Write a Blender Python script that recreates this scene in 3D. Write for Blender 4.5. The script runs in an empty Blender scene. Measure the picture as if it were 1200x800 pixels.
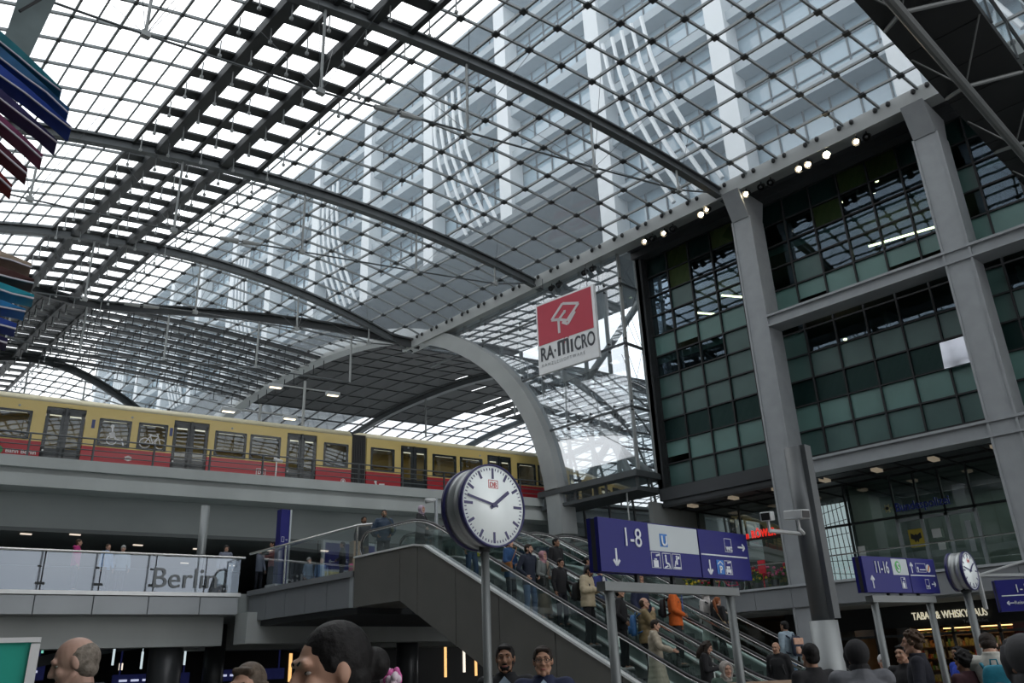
import bpy, bmesh, math, random
from mathutils import Vector, Matrix, Quaternion
from math import sin, cos, pi, radians as R, sqrt, atan2
random.seed(7)
SC = bpy.context.scene
COL = SC.collection

# ------------------------------------------------------------------ camera
cam_data = bpy.data.cameras.new('camera')
cam_data.sensor_width = 36.0
cam_data.lens = 955.0 / 1200.0 * 36.0
cam_data.clip_start = 0.05
cam_data.clip_end = 2000
cam = bpy.data.objects.new('camera', cam_data)
COL.objects.link(cam)
Xc = Vector((0.72808743, -0.68437717, -0.03894333))
Uc = Vector((-0.22820708, -0.29556951, 0.92766383))
Fc = Vector((0.64638241, 0.66653324, 0.37138017))
mw = Matrix.Identity(4)
for i in range(3):
    mw[i][0] = Xc[i]; mw[i][1] = Uc[i]; mw[i][2] = -Fc[i]
mw[2][3] = 1.65
cam.matrix_world = mw
SC.camera = cam

# ------------------------------------------------------------------ sky and exposure
SC.view_settings.view_transform = 'Standard'
SC.view_settings.look = 'None'
SC.view_settings.gamma = 1.0
SC.view_settings.use_curve_mapping = False
SC.view_settings.exposure = -0.2
SC.cycles.max_bounces = 9
SC.cycles.transparent_max_bounces = 24
SC.cycles.diffuse_bounces = 4
SC.cycles.glossy_bounces = 4
SC.cycles.transmission_bounces = 4
SC.cycles.caustics_reflective = False
SC.cycles.caustics_refractive = False
SC.cycles.use_denoising = True
SC.cycles.sample_clamp_indirect = 6.0
SKY_STRENGTH = 2.2
w = bpy.data.worlds.new('overcast_sky')
SC.world = w
w.use_nodes = True
nt = w.node_tree
nt.nodes.clear()
def N(t, **k):
    n = nt.nodes.new(t)
    for a, b in k.items(): setattr(n, a, b)
    return n
L = nt.links.new
out = N('ShaderNodeOutputWorld'); bg = N('ShaderNodeBackground')
tc = N('ShaderNodeTexCoord')
noi = N('ShaderNodeTexNoise'); noi.inputs['Scale'].default_value = 2.6; noi.inputs['Detail'].default_value = 6
mp = N('ShaderNodeMapping'); mp.inputs['Scale'].default_value = (1, 1, 2.2)
L(tc.outputs['Generated'], mp.inputs['Vector']); L(mp.outputs['Vector'], noi.inputs['Vector'])
cr = N('ShaderNodeValToRGB')
cr.color_ramp.elements[0].position = 0.34; cr.color_ramp.elements[0].color = (0.74, 0.76, 0.80, 1)
cr.color_ramp.elements[1].position = 0.66; cr.color_ramp.elements[1].color = (1.04, 1.03, 1.02, 1)
L(noi.outputs['Fac'], cr.inputs['Fac'])
# brighter patch where the sun stands behind the cloud
vm = N('ShaderNodeVectorMath', operation='DOT_PRODUCT')
sund = Vector((0.34, 0.52, 0.78)).normalized()
vm.inputs[1].default_value = sund
L(tc.outputs['Generated'], vm.inputs[0])
mr = N('ShaderNodeMapRange'); mr.inputs['From Min'].default_value = 0.55; mr.inputs['From Max'].default_value = 1.0
mr.inputs['To Min'].default_value = 0.0; mr.inputs['To Max'].default_value = 1.0
L(vm.outputs['Value'], mr.inputs['Value'])
pw = N('ShaderNodeMath', operation='POWER'); pw.inputs[1].default_value = 2.0; L(mr.outputs['Result'], pw.inputs[0])
ml = N('ShaderNodeMath', operation='MULTIPLY'); ml.inputs[1].default_value = 2.0; L(pw.outputs[0], ml.inputs[0])
ad = N('ShaderNodeMath', operation='ADD'); ad.inputs[1].default_value = SKY_STRENGTH; L(ml.outputs[0], ad.inputs[0])
L(cr.outputs['Color'], bg.inputs['Color']); L(ad.outputs[0], bg.inputs['Strength']); L(bg.outputs[0], out.inputs['Surface'])

sun_data = bpy.data.lights.new('sun', 'SUN'); sun_data.energy = 0.5; sun_data.angle = R(12); sun_data.color = (1, .97, .92)
sun = bpy.data.objects.new('sun', sun_data); COL.objects.link(sun)
sun.rotation_euler = (-sund).to_track_quat('-Z', 'Y').to_euler()

# ------------------------------------------------------------------ materials
MATS = {}
def M(name, col, rough=0.6, metal=0.0, var=0.08, vscale=3.0, emit=0.0, spec=0.5, bump=0.0, coat=0.0, streak=False):
    if name in MATS: return MATS[name]
    m = bpy.data.materials.new(name); m.use_nodes = True
    t = m.node_tree; b = t.nodes['Principled BSDF']
    b.inputs['Roughness'].default_value = rough
    b.inputs['Metallic'].default_value = metal
    b.inputs['Specular IOR Level'].default_value = spec
    b.inputs['Coat Weight'].default_value = coat
    if emit:
        b.inputs['Emission Color'].default_value = (*col, 1); b.inputs['Emission Strength'].default_value = emit
    if var:
        tcn = t.nodes.new('ShaderNodeTexCoord'); mpn = t.nodes.new('ShaderNodeMapping')
        nn = t.nodes.new('ShaderNodeTexNoise'); nn.inputs['Scale'].default_value = vscale; nn.inputs['Detail'].default_value = 5
        if streak: mpn.inputs['Scale'].default_value = (1, 1, 0.25)
        rr = t.nodes.new('ShaderNodeValToRGB')
        rr.color_ramp.elements[0].position = .3; rr.color_ramp.elements[1].position = .7
        rr.color_ramp.elements[0].color = (*[max(0, c * (1 - var)) for c in col], 1)
        rr.color_ramp.elements[1].color = (*[min(1, c * (1 + var)) for c in col], 1)
        t.links.new(tcn.outputs['Object'], mpn.inputs['Vector']); t.links.new(mpn.outputs['Vector'], nn.inputs['Vector'])
        t.links.new(nn.outputs['Fac'], rr.inputs['Fac']); t.links.new(rr.outputs['Color'], b.inputs['Base Color'])
        if bump:
            bn = t.nodes.new('ShaderNodeBump'); bn.inputs['Strength'].default_value = bump; bn.inputs['Distance'].default_value = .02
            t.links.new(nn.outputs['Fac'], bn.inputs['Height']); t.links.new(bn.outputs['Normal'], b.inputs['Normal'])
    else:
        b.inputs['Base Color'].default_value = (*col, 1)
    MATS[name] = m
    return m

def GLASS(name, tint=(0.9, 0.95, 0.95), refl=0.08, edge=0.5, rough=0.02, film=0.0, filmcol=(.6, .65, .7), wave=0.0, gcol=(.93, .97, 1)):
    """thin sheet glass: see-through, with a mirror layer that grows towards grazing angles and a faint dusty film"""
    if name in MATS: return MATS[name]
    m = bpy.data.materials.new(name); m.use_nodes = True
    t = m.node_tree; t.nodes.clear()
    o = t.nodes.new('ShaderNodeOutputMaterial'); tr = t.nodes.new('ShaderNodeBsdfTransparent'); gl = t.nodes.new('ShaderNodeBsdfGlossy')
    tr.inputs['Color'].default_value = (*tint, 1); gl.inputs['Roughness'].default_value = rough
    gl.inputs['Color'].default_value = (*gcol, 1)
    lw = t.nodes.new('ShaderNodeLayerWeight'); lw.inputs['Blend'].default_value = 0.35
    mr = t.nodes.new('ShaderNodeMapRange'); mr.inputs['To Min'].default_value = refl; mr.inputs['To Max'].default_value = edge
    mix = t.nodes.new('ShaderNodeMixShader')
    t.links.new(lw.outputs['Fresnel'], mr.inputs['Value']); t.links.new(mr.outputs['Result'], mix.inputs['Fac'])
    t.links.new(tr.outputs[0], mix.inputs[1]); t.links.new(gl.outputs[0], mix.inputs[2])
    last = mix
    if wave:
        n = t.nodes.new('ShaderNodeTexNoise'); n.inputs['Scale'].default_value = .9; n.inputs['Detail'].default_value = 1
        tcx = t.nodes.new('ShaderNodeTexCoord'); t.links.new(tcx.outputs['Object'], n.inputs['Vector'])
        bn = t.nodes.new('ShaderNodeBump'); bn.inputs['Strength'].default_value = wave; bn.inputs['Distance'].default_value = .05
        t.links.new(n.outputs['Fac'], bn.inputs['Height']); t.links.new(bn.outputs['Normal'], gl.inputs['Normal'])
    if film:
        df = t.nodes.new('ShaderNodeBsdfDiffuse'); df.inputs['Color'].default_value = (*filmcol, 1)
        tl = t.nodes.new('ShaderNodeBsdfTranslucent'); tl.inputs['Color'].default_value = (*filmcol, 1)
        a = t.nodes.new('ShaderNodeMixShader'); a.inputs['Fac'].default_value = .5
        t.links.new(df.outputs[0], a.inputs[1]); t.links.new(tl.outputs[0], a.inputs[2])
        mx = t.nodes.new('ShaderNodeMixShader'); mx.inputs['Fac'].default_value = film
        t.links.new(mix.outputs[0], mx.inputs[1]); t.links.new(a.outputs[0], mx.inputs[2]); last = mx
    t.links.new(last.outputs[0], o.inputs['Surface'])
    MATS[name] = m
    return m

STEEL = M('roof_steel', (.085, .095, .10), .5, .3, .1, 1.0)
GRIDST = M('bloomed_grid_steel', (.22, .24, .245), .5, .2, .1, 1.0)  # roof steel lightened so the bars carry the bloom of the sky
STEELD = M('dark_roof_steel', (.035, .04, .043), .6, .2, .1, 1.0)
STEELL = M('pale_painted_steel', (.34, .36, .36), .5, .1, .08, .6)
COLST = M('column_paint', (.30, .32, .335), .55, .1, .06, 2.0)
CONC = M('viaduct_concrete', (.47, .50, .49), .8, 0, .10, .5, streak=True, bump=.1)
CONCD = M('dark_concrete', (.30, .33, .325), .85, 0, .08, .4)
PANEL = M('grey_cladding', (.24, .255, .27), .5, .2, .06, .8)
PANELL = M('light_grey_cladding', (.40, .43, .45), .5, .2, .06, .8)
ESCP = M('escalator_cladding', (.22, .215, .20), .4, .5, .08, .7)
STAIN = M('stainless_steel', (.66, .66, .64), .25, 1.0, .04, 4)
BLACK = M('black_rubber', (.012, .012, .013), .45, 0, 0)
DARK = M('near_black', (.02, .022, .024), .6, 0, .1)
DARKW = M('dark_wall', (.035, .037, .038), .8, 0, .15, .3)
FLOORM = M('stone_floor', (.23, .22, .21), .25, 0, .12, 1.5)
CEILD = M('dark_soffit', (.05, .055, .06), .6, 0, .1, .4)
GROOF = GLASS('roof_glass', (.93, .95, .96), .05, .32, .05, film=.22, filmcol=(.68, .80, .90))
GCLEAR = GLASS('clear_glass', (.90, .95, .94), .07, .6)
GBAL = GLASS('balustrade_glass', (.66, .73, .76), .22, .7, .02, film=.05, gcol=(.62, .70, .80))
GESC = GLASS('escalator_glass', (.80, .90, .87), .05, .4)
GDARKT = GLASS('tinted_window_glass', (.40, .58, .55), .10, .50, .01, wave=.04, gcol=(.42, .55, .68))
GBAY = GLASS('bay_glass', (.80, .86, .88), .10, .42, .02, film=.08, filmcol=(.7, .75, .82), wave=.02)
GTRAIN = GLASS('train_window_glass', (.34, .38, .38), .10, .55, .01, wave=.03, gcol=(.7, .78, .85))

# ------------------------------------------------------------------ building helpers
WL = {}
def orig(o):
    return WL.get(o.name, Vector((0, 0, 0))) if o is not None else Vector((0, 0, 0))
def tag(o, label=None, cat=None, group=None, kind=None):
    if label: o['label'] = label
    if cat: o['category'] = cat
    if group: o['group'] = group
    if kind: o['kind'] = kind
    return o
def empty(name, loc, label=None, cat=None, group=None, kind=None):
    o = bpy.data.objects.new(name, None); COL.objects.link(o); o.empty_display_size = .2
    o.location = loc; WL[o.name] = Vector(loc)
    return tag(o, label, cat, group, kind)

class MB:
    def __init__(s): s.v = []; s.f = []
    def add(s, vs, fs):
        n = len(s.v); s.v += [tuple(v) for v in vs]; s.f += [tuple(i + n for i in f) for f in fs]; return s
    def hexa(s, p):
        return s.add(p, [(0, 3, 2, 1), (4, 5, 6, 7), (0, 1, 5, 4), (1, 2, 6, 5), (2, 3, 7, 6), (3, 0, 4, 7)])
    def box(s, x0, x1, y0, y1, z0, z1):
        return s.hexa([(x0, y0, z0), (x1, y0, z0), (x1, y1, z0), (x0, y1, z0), (x0, y0, z1), (x1, y0, z1), (x1, y1, z1), (x0, y1, z1)])
    def bar(s, a, b, w, h, up=(0, 0, 1), drop=False):
        a = Vector(a); b = Vector(b); d = (b - a)
        if d.length < 1e-5: return s
        d.normalize(); u = Vector(up); r = d.cross(u)
        if r.length < 1e-4: u = Vector((0, 1, 0)); r = d.cross(u)
        r.normalize(); u = r.cross(d).normalized()
        r = r * (w / 2); lo, hi = (-h, 0) if drop else (-h / 2, h / 2)
        return s.hexa([a - r + u * lo, a + r + u * lo, b + r + u * lo, b - r + u * lo, a - r + u * hi, a + r + u * hi, b + r + u * hi, b - r + u * hi])
    def tube(s, a, b, r0, r1=None, n=8, caps=True):
        a = Vector(a); b = Vector(b); r1 = r0 if r1 is None else r1
        d = (b - a)
        if d.length < 1e-6: return s
        d.normalize(); t = Vector((1, 0, 0)) if abs(d.x) < .9 else Vector((0, 1, 0)); x = d.cross(t).normalized(); y = d.cross(x)
        vs = []
        for c, r in ((a, r0), (b, r1)):
            for i in range(n):
                an = 2 * pi * i / n; vs.append(c + x * (cos(an) * r) + y * (sin(an) * r))
        fs = [(i, (i + 1) % n, n + (i + 1) % n, n + i) for i in range(n)]
        if caps: fs += [tuple(range(n - 1, -1, -1)), tuple(range(n, 2 * n))]
        return s.add(vs, fs)
    def path(s, pts, r, n=8):
        pts = [Vector(p) for p in pts]; rings = []; prev = None
        for i, p in enumerate(pts):
            d = (pts[min(i + 1, len(pts) - 1)] - pts[max(i - 1, 0)]).normalized()
            if prev is None:
                t = Vector((0, 0, 1)) if abs(d.z) < .9 else Vector((1, 0, 0)); x = d.cross(t).normalized()
            else:
                x = (prev - d * prev.dot(d)).normalized()
            prev = x; y = d.cross(x)
            rr = r[i] if isinstance(r, (list, tuple)) else r
            rings.append([p + x * cos(2 * pi * k / n) * rr + y * sin(2 * pi * k / n) * rr for k in range(n)])
        return s.rings(rings)
    def rings(s, rings, caps=True):
        n = len(rings[0]); vs = [v for r in rings for v in r]; fs = []
        for i in range(len(rings) - 1):
            for k in range(n):
                fs.append((i * n + k, i * n + (k + 1) % n, (i + 1) * n + (k + 1) % n, (i + 1) * n + k))
        if caps: fs += [tuple(range(n - 1, -1, -1)), tuple((len(rings) - 1) * n + k for k in range(n))]
        return s.add(vs, fs)
    def ell(s, c, r, rot=None, nu=12, nv=8):
        c = Vector(c); rot = rot or Matrix.Identity(3); vs = [c + rot @ Vector((0, 0, -r[2]))]; fs = []
        for j in range(1, nv):
            ph = -pi / 2 + pi * j / nv
            for i in range(nu):
                th = 2 * pi * i / nu
                vs.append(c + rot @ Vector((r[0] * cos(ph) * cos(th), r[1] * cos(ph) * sin(th), r[2] * sin(ph))))
        vs.append(c + rot @ Vector((0, 0, r[2])))
        for i in range(nu): fs.append((0, 1 + (i + 1) % nu, 1 + i))
        for j in range(nv - 2):
            for i in range(nu):
                a = 1 + j * nu; fs.append((a + i, a + (i + 1) % nu, a + nu + (i + 1) % nu, a + nu + i))
        a = 1 + (nv - 2) * nu
        for i in range(nu): fs.append((a + i, a + (i + 1) % nu, len(vs) - 1))
        return s.add(vs, fs)
    def cap(s, a, b, ra, rb, n=10):
        """closed tapered capsule"""
        a = Vector(a); b = Vector(b); d = b - a
        if d.length < 1e-5: return s.ell(a, (ra, ra, ra))
        d.normalize(); t = Vector((1, 0, 0)) if abs(d.x) < .9 else Vector((0, 1, 0)); x = d.cross(t).normalized(); y = d.cross(x)
        rg = []
        for k in (-.95, -.7, -.35): rg.append((a + d * k * ra, ra * sqrt(1 - k * k)))
        rg += [(a, ra), (b, rb)]
        for k in (.35, .7, .95): rg.append((b + d * k * rb, rb * sqrt(1 - k * k)))
        return s.rings([[c + x * cos(2 * pi * i / n) * r + y * sin(2 * pi * i / n) * r for i in range(n)] for c, r in rg])
    def prism(s, poly, o, u, v, n, d):
        """extrude a 2-D polygon lying in the frame o,u,v by d along n"""
        o = Vector(o); u = Vector(u); v = Vector(v); n = Vector(n); k = len(poly)
        vs = [o + u * p[0] + v * p[1] for p in poly] + [o + u * p[0] + v * p[1] + n * d for p in poly]
        fs = [tuple(range(k - 1, -1, -1)), tuple(range(k, 2 * k))] + [(i, (i + 1) % k, k + (i + 1) % k, k + i) for i in range(k)]
        return s.add(vs, fs)
    def frame(s, poly_o, poly_i, o, u, v, n, d):
        """ring between two polygons of the same count"""
        k = len(poly_o)
        for i in range(k):
            j = (i + 1) % k; s.prism([poly_o[i], poly_o[j], poly_i[j], poly_i[i]], o, u, v, n, d)
        return s
    def build(s, name, mat, parent=None, smooth=False, local=False, bevel=0.0):
        me = bpy.data.meshes.new(name)
        off = Vector((0, 0, 0)) if local else orig(parent)
        me.from_pydata([(v[0] - off.x, v[1] - off.y, v[2] - off.z) for v in s.v], [], s.f)
        me.update()
        bm = bmesh.new(); bm.from_mesh(me); bmesh.ops.recalc_face_normals(bm, faces=bm.faces); bm.to_mesh(me); bm.free()
        if mat: me.materials.append(mat)
        if smooth: me.polygons.foreach_set('use_smooth', [True] * len(me.polygons))
        o = bpy.data.objects.new(name, me); COL.objects.link(o)
        if parent: o.parent = parent
        WL[o.name] = off.copy() if not local else Vector((0, 0, 0))
        if bevel:
            b = o.modifiers.new('bevel', 'BEVEL'); b.width = bevel; b.segments = 2; b.limit_method = 'ANGLE'
        return o
def sheet(name, quads, mat, parent=None):
    mb = MB()
    for q in quads: mb.add(q, [(0, 1, 2, 3)])
    me = bpy.data.meshes.new(name); off = orig(parent)
    me.from_pydata([(v[0] - off.x, v[1] - off.y, v[2] - off.z) for v in mb.v], [], mb.f); me.materials.append(mat)
    o = bpy.data.objects.new(name, me); COL.objects.link(o)
    if parent: o.parent = parent
    WL[o.name] = off.copy()
    return o
def text(body, size, mat, o, u, v, n, parent, name='lettering', sx=1.0, ext=.004, align='LEFT', space=1.0, bold=0.0, label=None, fit=None):
    c = bpy.data.curves.new(name, 'FONT'); c.body = body; c.size = size; c.extrude = ext; c.align_x = align; c.space_character = space
    c.offset = bold
    tmp = bpy.data.objects.new(name + '_curve', c); COL.objects.link(tmp)
    bpy.context.view_layer.update()
    me = bpy.data.meshes.new_from_object(tmp.evaluated_get(bpy.context.evaluated_depsgraph_get()))
    bpy.data.objects.remove(tmp); bpy.data.curves.remove(c); me.name = name
    me.materials.clear(); me.materials.append(mat)
    if fit: xs = [q.co.x for q in me.vertices]; sx = fit / (max(xs) - min(xs))
    ob = bpy.data.objects.new(name, me); COL.objects.link(ob)
    off = orig(parent); u = Vector(u).normalized(); v = Vector(v).normalized(); n = Vector(n).normalized()
    m = Matrix.Identity(4); p = Vector(o) + n * ext - off
    for i in range(3):
        m[i][0] = u[i] * sx; m[i][1] = v[i]; m[i][2] = n[i]; m[i][3] = p[i]
    if parent: ob.parent = parent
    ob.matrix_local = m
    WL[ob.name] = off.copy()
    if label: ob['label'] = label
    return ob
def struct(name, mb, mat, label=None, cat=None, smooth=False):
    o = mb.build(name, mat, None, smooth)
    return tag(o, label, cat, None, 'structure')
def copy_tree(o, parent=None):
    c = o.copy(); COL.objects.link(c); WL[c.name] = WL.get(o.name, Vector((0, 0, 0))).copy()
    if parent: c.parent = parent
    for ch in list(o.children): copy_tree(ch, c)
    return c
KT = .2
def yw(x, yp): return yp - KT * (x - 32)          # tracks and ribs run askew to the hall
TD = Vector((1, -KT, 0)).normalized()

# ================================================================== LARGE STRUCTURE
# ---- roof surfaces
def bump_(x): return max(0., 1 - ((x - 14.7) / 17.3) ** 2)
def apex(yp):
    yp = yp if yp <= 61 else 122 - yp
    return 25.46 + (0 if yp <= 30 else (1.24 * (yp - 30) / 13 if yp < 43 else 1.24 + .3 * (yp - 43) / 18))
def zNS(x, yp): return 23.03 + (apex(yp) - 23.03) * (1 - ((x - 14.7) / 17.3) ** 2)
def zEW(x, yp):
    u = abs(yp - 61) / 31
    if u >= 1: return 8.
    return 8 + (17.8 + 1.35 * (bump_(x) if x < 32 else 0)) * (1 - u ** 2.3) ** (1 / 2.3)
def zroof(x, yp): return max(zNS(x, yp), zEW(x, yp))
XL = [32 - 1.57 * i for i in range(11)] + [15.2, 13.6, 12.15, 10.75, 9.6] + [9.6 - 1.57 * i for i in range(1, 8)] + [-2.7]
SP = 12.85 / 8
YL = [17.4 + SP * k for k in range(-24, 54)]
def RP(x, yp, dz=0): return Vector((x, yw(x, yp), zroof(x, yp) + dz))
roof = empty('ceiling', (14.7, 17, 25), 'vaulted steel and glass roof over the station hall', 'glass roof', None, 'structure')
quads = []
for i in range(len(XL) - 1):
    for j in range(len(YL) - 1):
        quads.append([RP(XL[i], YL[j], .06), RP(XL[i + 1], YL[j], .06), RP(XL[i + 1], YL[j + 1], .06), RP(XL[i], YL[j + 1], .06)])
sheet('glazing', quads, GROOF, roof)
mb = MB(); nodes = MB()
for j, y in enumerate(YL):
    for i in range(len(XL) - 1): mb.bar(RP(XL[i], y), RP(XL[i + 1], y), .085, .11, drop=True)
for i, x in enumerate(XL):
    for j in range(len(YL) - 1): mb.bar(RP(x, YL[j]), RP(x, YL[j + 1]), .085, .11, drop=True)
    for j, y in enumerate(YL):
        if x > 15.5 or x < 9: 
            q = RP(x, y, -.10); s_ = .13 if x > 15.5 else .06; nodes.box(q.x - s_, q.x + s_, q.y - s_, q.y + s_, q.z - .05, q.z + .04)
for i in range(len(XL) - 1):
    if XL[i] <= 9.7 or XL[i] < 19.5 and XL[i] > 15.3:
        xm = (XL[i] + XL[i + 1]) / 2
        for j in range(len(YL) - 1): mb.bar(RP(xm, YL[j]), RP(xm, YL[j + 1]), .065, .06, drop=True)
mb.build('grid_bars', GRIDST, roof)
nodes.build('node_plates', STEELD, roof)
# the bands of sun louvres along the crown, with their hangers
lb = MB(); lg = MB(); hg = MB()
for j in range(len(YL) - 1):
    for i, x in enumerate([15.2, 13.6, 12.15, 10.75, 9.6]):
        wd = (.16, .42, .16, .42, .10)[4 - i] if False else (.22, .42, .18, .46, .12)[i]
        lg.bar(RP(x, YL[j], -.12), RP(x, YL[j + 1], -.12), wd, (.22, .42, .20, .46, .18)[i], drop=True)
for j, y in enumerate(YL):
    bx = [15.2, 13.6, 12.15, 10.75, 9.6]
    for i in range(4):
        lb.bar(RP(bx[i], y, -.1), RP(bx[i + 1], y, -.1), .55, .09, drop=True)
    for i in range(5):
        q = RP(bx[i], y + .35, -.5); hg.tube(q, q - Vector((0, 0, .75)), .028, n=5)
        hg.box(q.x - .06, q.x + .06, q.y - .05, q.y + .05, q.z - .8, q.z - .68)
lg.build('louvre_girders', STEELD, roof)
lb.build('louvre_blades', STEELD, roof)
hg.build('louvre_hangers', STEELL, roof)
# louvre band of the crossing vault (runs with the tracks)
lb = MB(); hg = MB()
for yp in [55 + 1.6 * k for k in range(9)]:
    for i in range(len(XL) - 1):
        if zEW(XL[i], yp) > zNS(XL[i], yp) and XL[i] < 15 or XL[i] >= 15:
            lb.bar(RP(XL[i], yp, -.1), RP(XL[i + 1], yp, -.1), .6, .12, drop=True)
            q = RP(XL[i], yp, -.2); hg.tube(q, q - Vector((0, 0, .9)), .035, n=5); hg.bar(q - Vector((.4, 0, .9)), q - Vector((-.4, 0, .9)), .05, .05)
lb.build('crossing_louvres', STEELD, roof); hg.build('crossing_hangers', STEELD, roof)
# arch ribs of the hall
for k, yr in enumerate([17.4 + 12.85 * n for n in (-3, -2, -1, 0, 1, 2)]):
    rb = MB(); pts = [Vector((x, yw(x, yr), zNS(x, yr) - .16)) for x in [-2.7 + 34.7 * t / 24 for t in range(25)]]
    for a, b in zip(pts, pts[1:]):
        rb.bar(a, b, .40, .08, drop=True); rb.bar(a - Vector((0, 0, .08)), b - Vector((0, 0, .08)), .12, .34, drop=True)
        rb.bar(a - Vector((0, 0, .40)), b - Vector((0, 0, .40)), .34, .09, drop=True)
    rib = rb.build('arch_rib', STEEL, roof)
    st = MB(); cb = MB()
    sx = [0.4, 6.1, 11.8, 17.7, 23.9, 28.8]; dz = [2.2, 3.4, 3.9, 3.5, 2.5, 1.2]
    cp = [Vector((-2.5, yw(-2.5, yr), 22.6))]
    for x, d in zip(sx, dz):
        top = Vector((x, yw(x, yr), zNS(x, yr) - .5)); bot = top - Vector((0, 0, d)); cp.append(bot)
        st.tube(top, bot, .055, n=6)
        cb.tube(bot, (x - 1.6, yw(x - 1.6, yr) + 2.4, zNS(x - 1.6, yr) - .2), .012, n=4, caps=False)
        cb.tube(bot, (x + 1.6, yw(x + 1.6, yr) - 2.4, zNS(x + 1.6, yr) - .2), .012, n=4, caps=False)
        cb.tube(bot, (x - 1.6, yw(x - 1.6, yr) - 2.4, zNS(x - 1.6, yr) - .2), .012, n=4, caps=False)
        cb.tube(bot, (x + 1.6, yw(x + 1.6, yr) + 2.4, zNS(x + 1.6, yr) - .2), .012, n=4, caps=False)
        st.box(bot.x - .14, bot.x + .14, bot.y - .1, bot.y + .1, bot.z - .1, bot.z + .1)
    cp.append(Vector((31.7, yw(31.7, yr), 22.85)))
    for a, b in zip(cp, cp[1:]): cb.tube(a, b, .045, n=6)
    if k in (2, 3, 4, 5):
        m_ = (cp[3] + cp[4]) / 2; d_ = (cp[4] - cp[3]).normalized()
        st.tube(m_ - d_ * .95, m_ - d_ * .1, .10, .13, n=8); st.tube(m_ + d_ * .1, m_ + d_ * .95, .13, .08, n=8)
    st.build('truss_strut', STEELL, roof); cb.build('tie_cable', STEEL, roof)
# groin ribs where the hall roof meets the vault over the tracks
def groin(x, far):
    lo, hi = 30.5, 61
    for _ in range(40):
        m_ = (lo + hi) / 2
        if zEW(x, m_) > zNS(x, m_): hi = m_
        else: lo = m_
    return 122 - hi if far else hi
for far in (False, True):
    g = MB(); xs = [32 - 34.7 * t / 30 for t in range(31)]; pts = [Vector((x, yw(x, groin(x, far)), zNS(x, groin(x, far)) - .1)) for x in xs]
    for a, b in zip(pts, pts[1:]): g.bar(a, b, .55, .12, drop=True); g.bar(a, b, .2, .6, drop=True)
    g.build('groin_rib', STEELD, roof)
    st = MB(); cb = MB(); last = None
    for t in (3, 7, 11, 15, 19):
        q = pts[t] - Vector((0, 0, .5)); e = q - Vector((0, 0, 3.6)); st.tube(q, e, .07, n=6)
        if last: cb.tube(last, e, .05, n=6)
        last = e
    st.build('truss_strut', STEELL, roof); cb.build('tie_cable', STEEL, roof)

# ---- the train-hall vault beyond the right-hand wall
TH = [i / 46 for i in range(47)]
def ewp(t):
    """even steps along the half-hoop, near side to far side"""
    a = pi * t; c = cos(a); s_ = sin(a)
    u = -math.copysign(abs(c) ** (2 / 2.3), c); z = abs(s_) ** (2 / 2.3)
    return 61 + 31 * u, 8 + 17.8 * z
PE = [ewp(t) for t in TH]
XE = [32 + 1.75 * i for i in range(30)]
XE += [XE[-1] + 3.5 * (i + 1) for i in range(10)]
vault = empty('ceiling', (58, 55, 25), 'glass barrel vault over the tracks seen through the tall arch', 'glass roof', None, 'structure')
def VP(x, k): return Vector((x, yw(x, PE[k][0]), PE[k][1]))
quads = [[VP(XE[i], k), VP(XE[i + 1], k), VP(XE[i + 1], k + 1), VP(XE[i], k + 1)] for i in range(len(XE) - 1) for k in range(46) if not (17 <= k < 26 and XE[i] < 50 or 19 <= k < 24)]
sheet('glazing', quads, GROOF, vault)
mb = MB()
for i in range(len(XE) - 1):
    for k in range(47): mb.bar(VP(XE[i], k), VP(XE[i + 1], k), .1, .12)
    for k in range(46): mb.bar(VP(XE[i], k), VP(XE[i], k + 1), .1, .12, up=(1, 0, 0))
mb.build('grid_bars', STEELD, vault)
mb = MB()
for i in range(len(XE) - 1):
    for k in (range(17, 26) if XE[i] < 50 else range(19, 24)):  # below the office block, wider dark panels stand in for its shade
        a, b, c, d = VP(XE[i], k), VP(XE[i + 1], k), VP(XE[i + 1], k + 1), VP(XE[i], k + 1)
        f_ = (.97 if (i * 7 + k * 3) % 17 else .8) if XE[i] < 50 else .6
        mb.hexa([a, a.lerp(b, f_), d.lerp(c, f_), d, a + Vector((0, 0, .1)), a.lerp(b, f_) + Vector((0, 0, .1)), d.lerp(c, f_) + Vector((0, 0, .1)), d + Vector((0, 0, .1))])
mb.build('solar_and_shade_panels', DARK, vault)
for x in [32 + 13 * k for k in range(1, 7)]:
    rb = MB()
    for (y0, z0), (y1, z1) in zip(PE, PE[1:]):
        rb.bar((x, yw(x, y0), z0 - .15), (x, yw(x, y1), z1 - .15), .5, .5, up=(1, 0, 0))
    rb.build('arch_rib', STEEL, vault)
    st = MB()
    for k in range(8, 40, 5):
        q = VP(x, k); st.tube(q, q - Vector((0, 0, 4)), .08, n=6)
    st.build('truss_strut', STEELL, vault)
    cb = MB(); ks = list(range(8, 40, 5))
    for a, b in zip(ks, ks[1:]): cb.tube(VP(x, a) - Vector((0, 0, 4)), VP(x, b) - Vector((0, 0, 4)), .05, n=5)
    cb.build('tie_cable', STEEL, vault)
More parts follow.
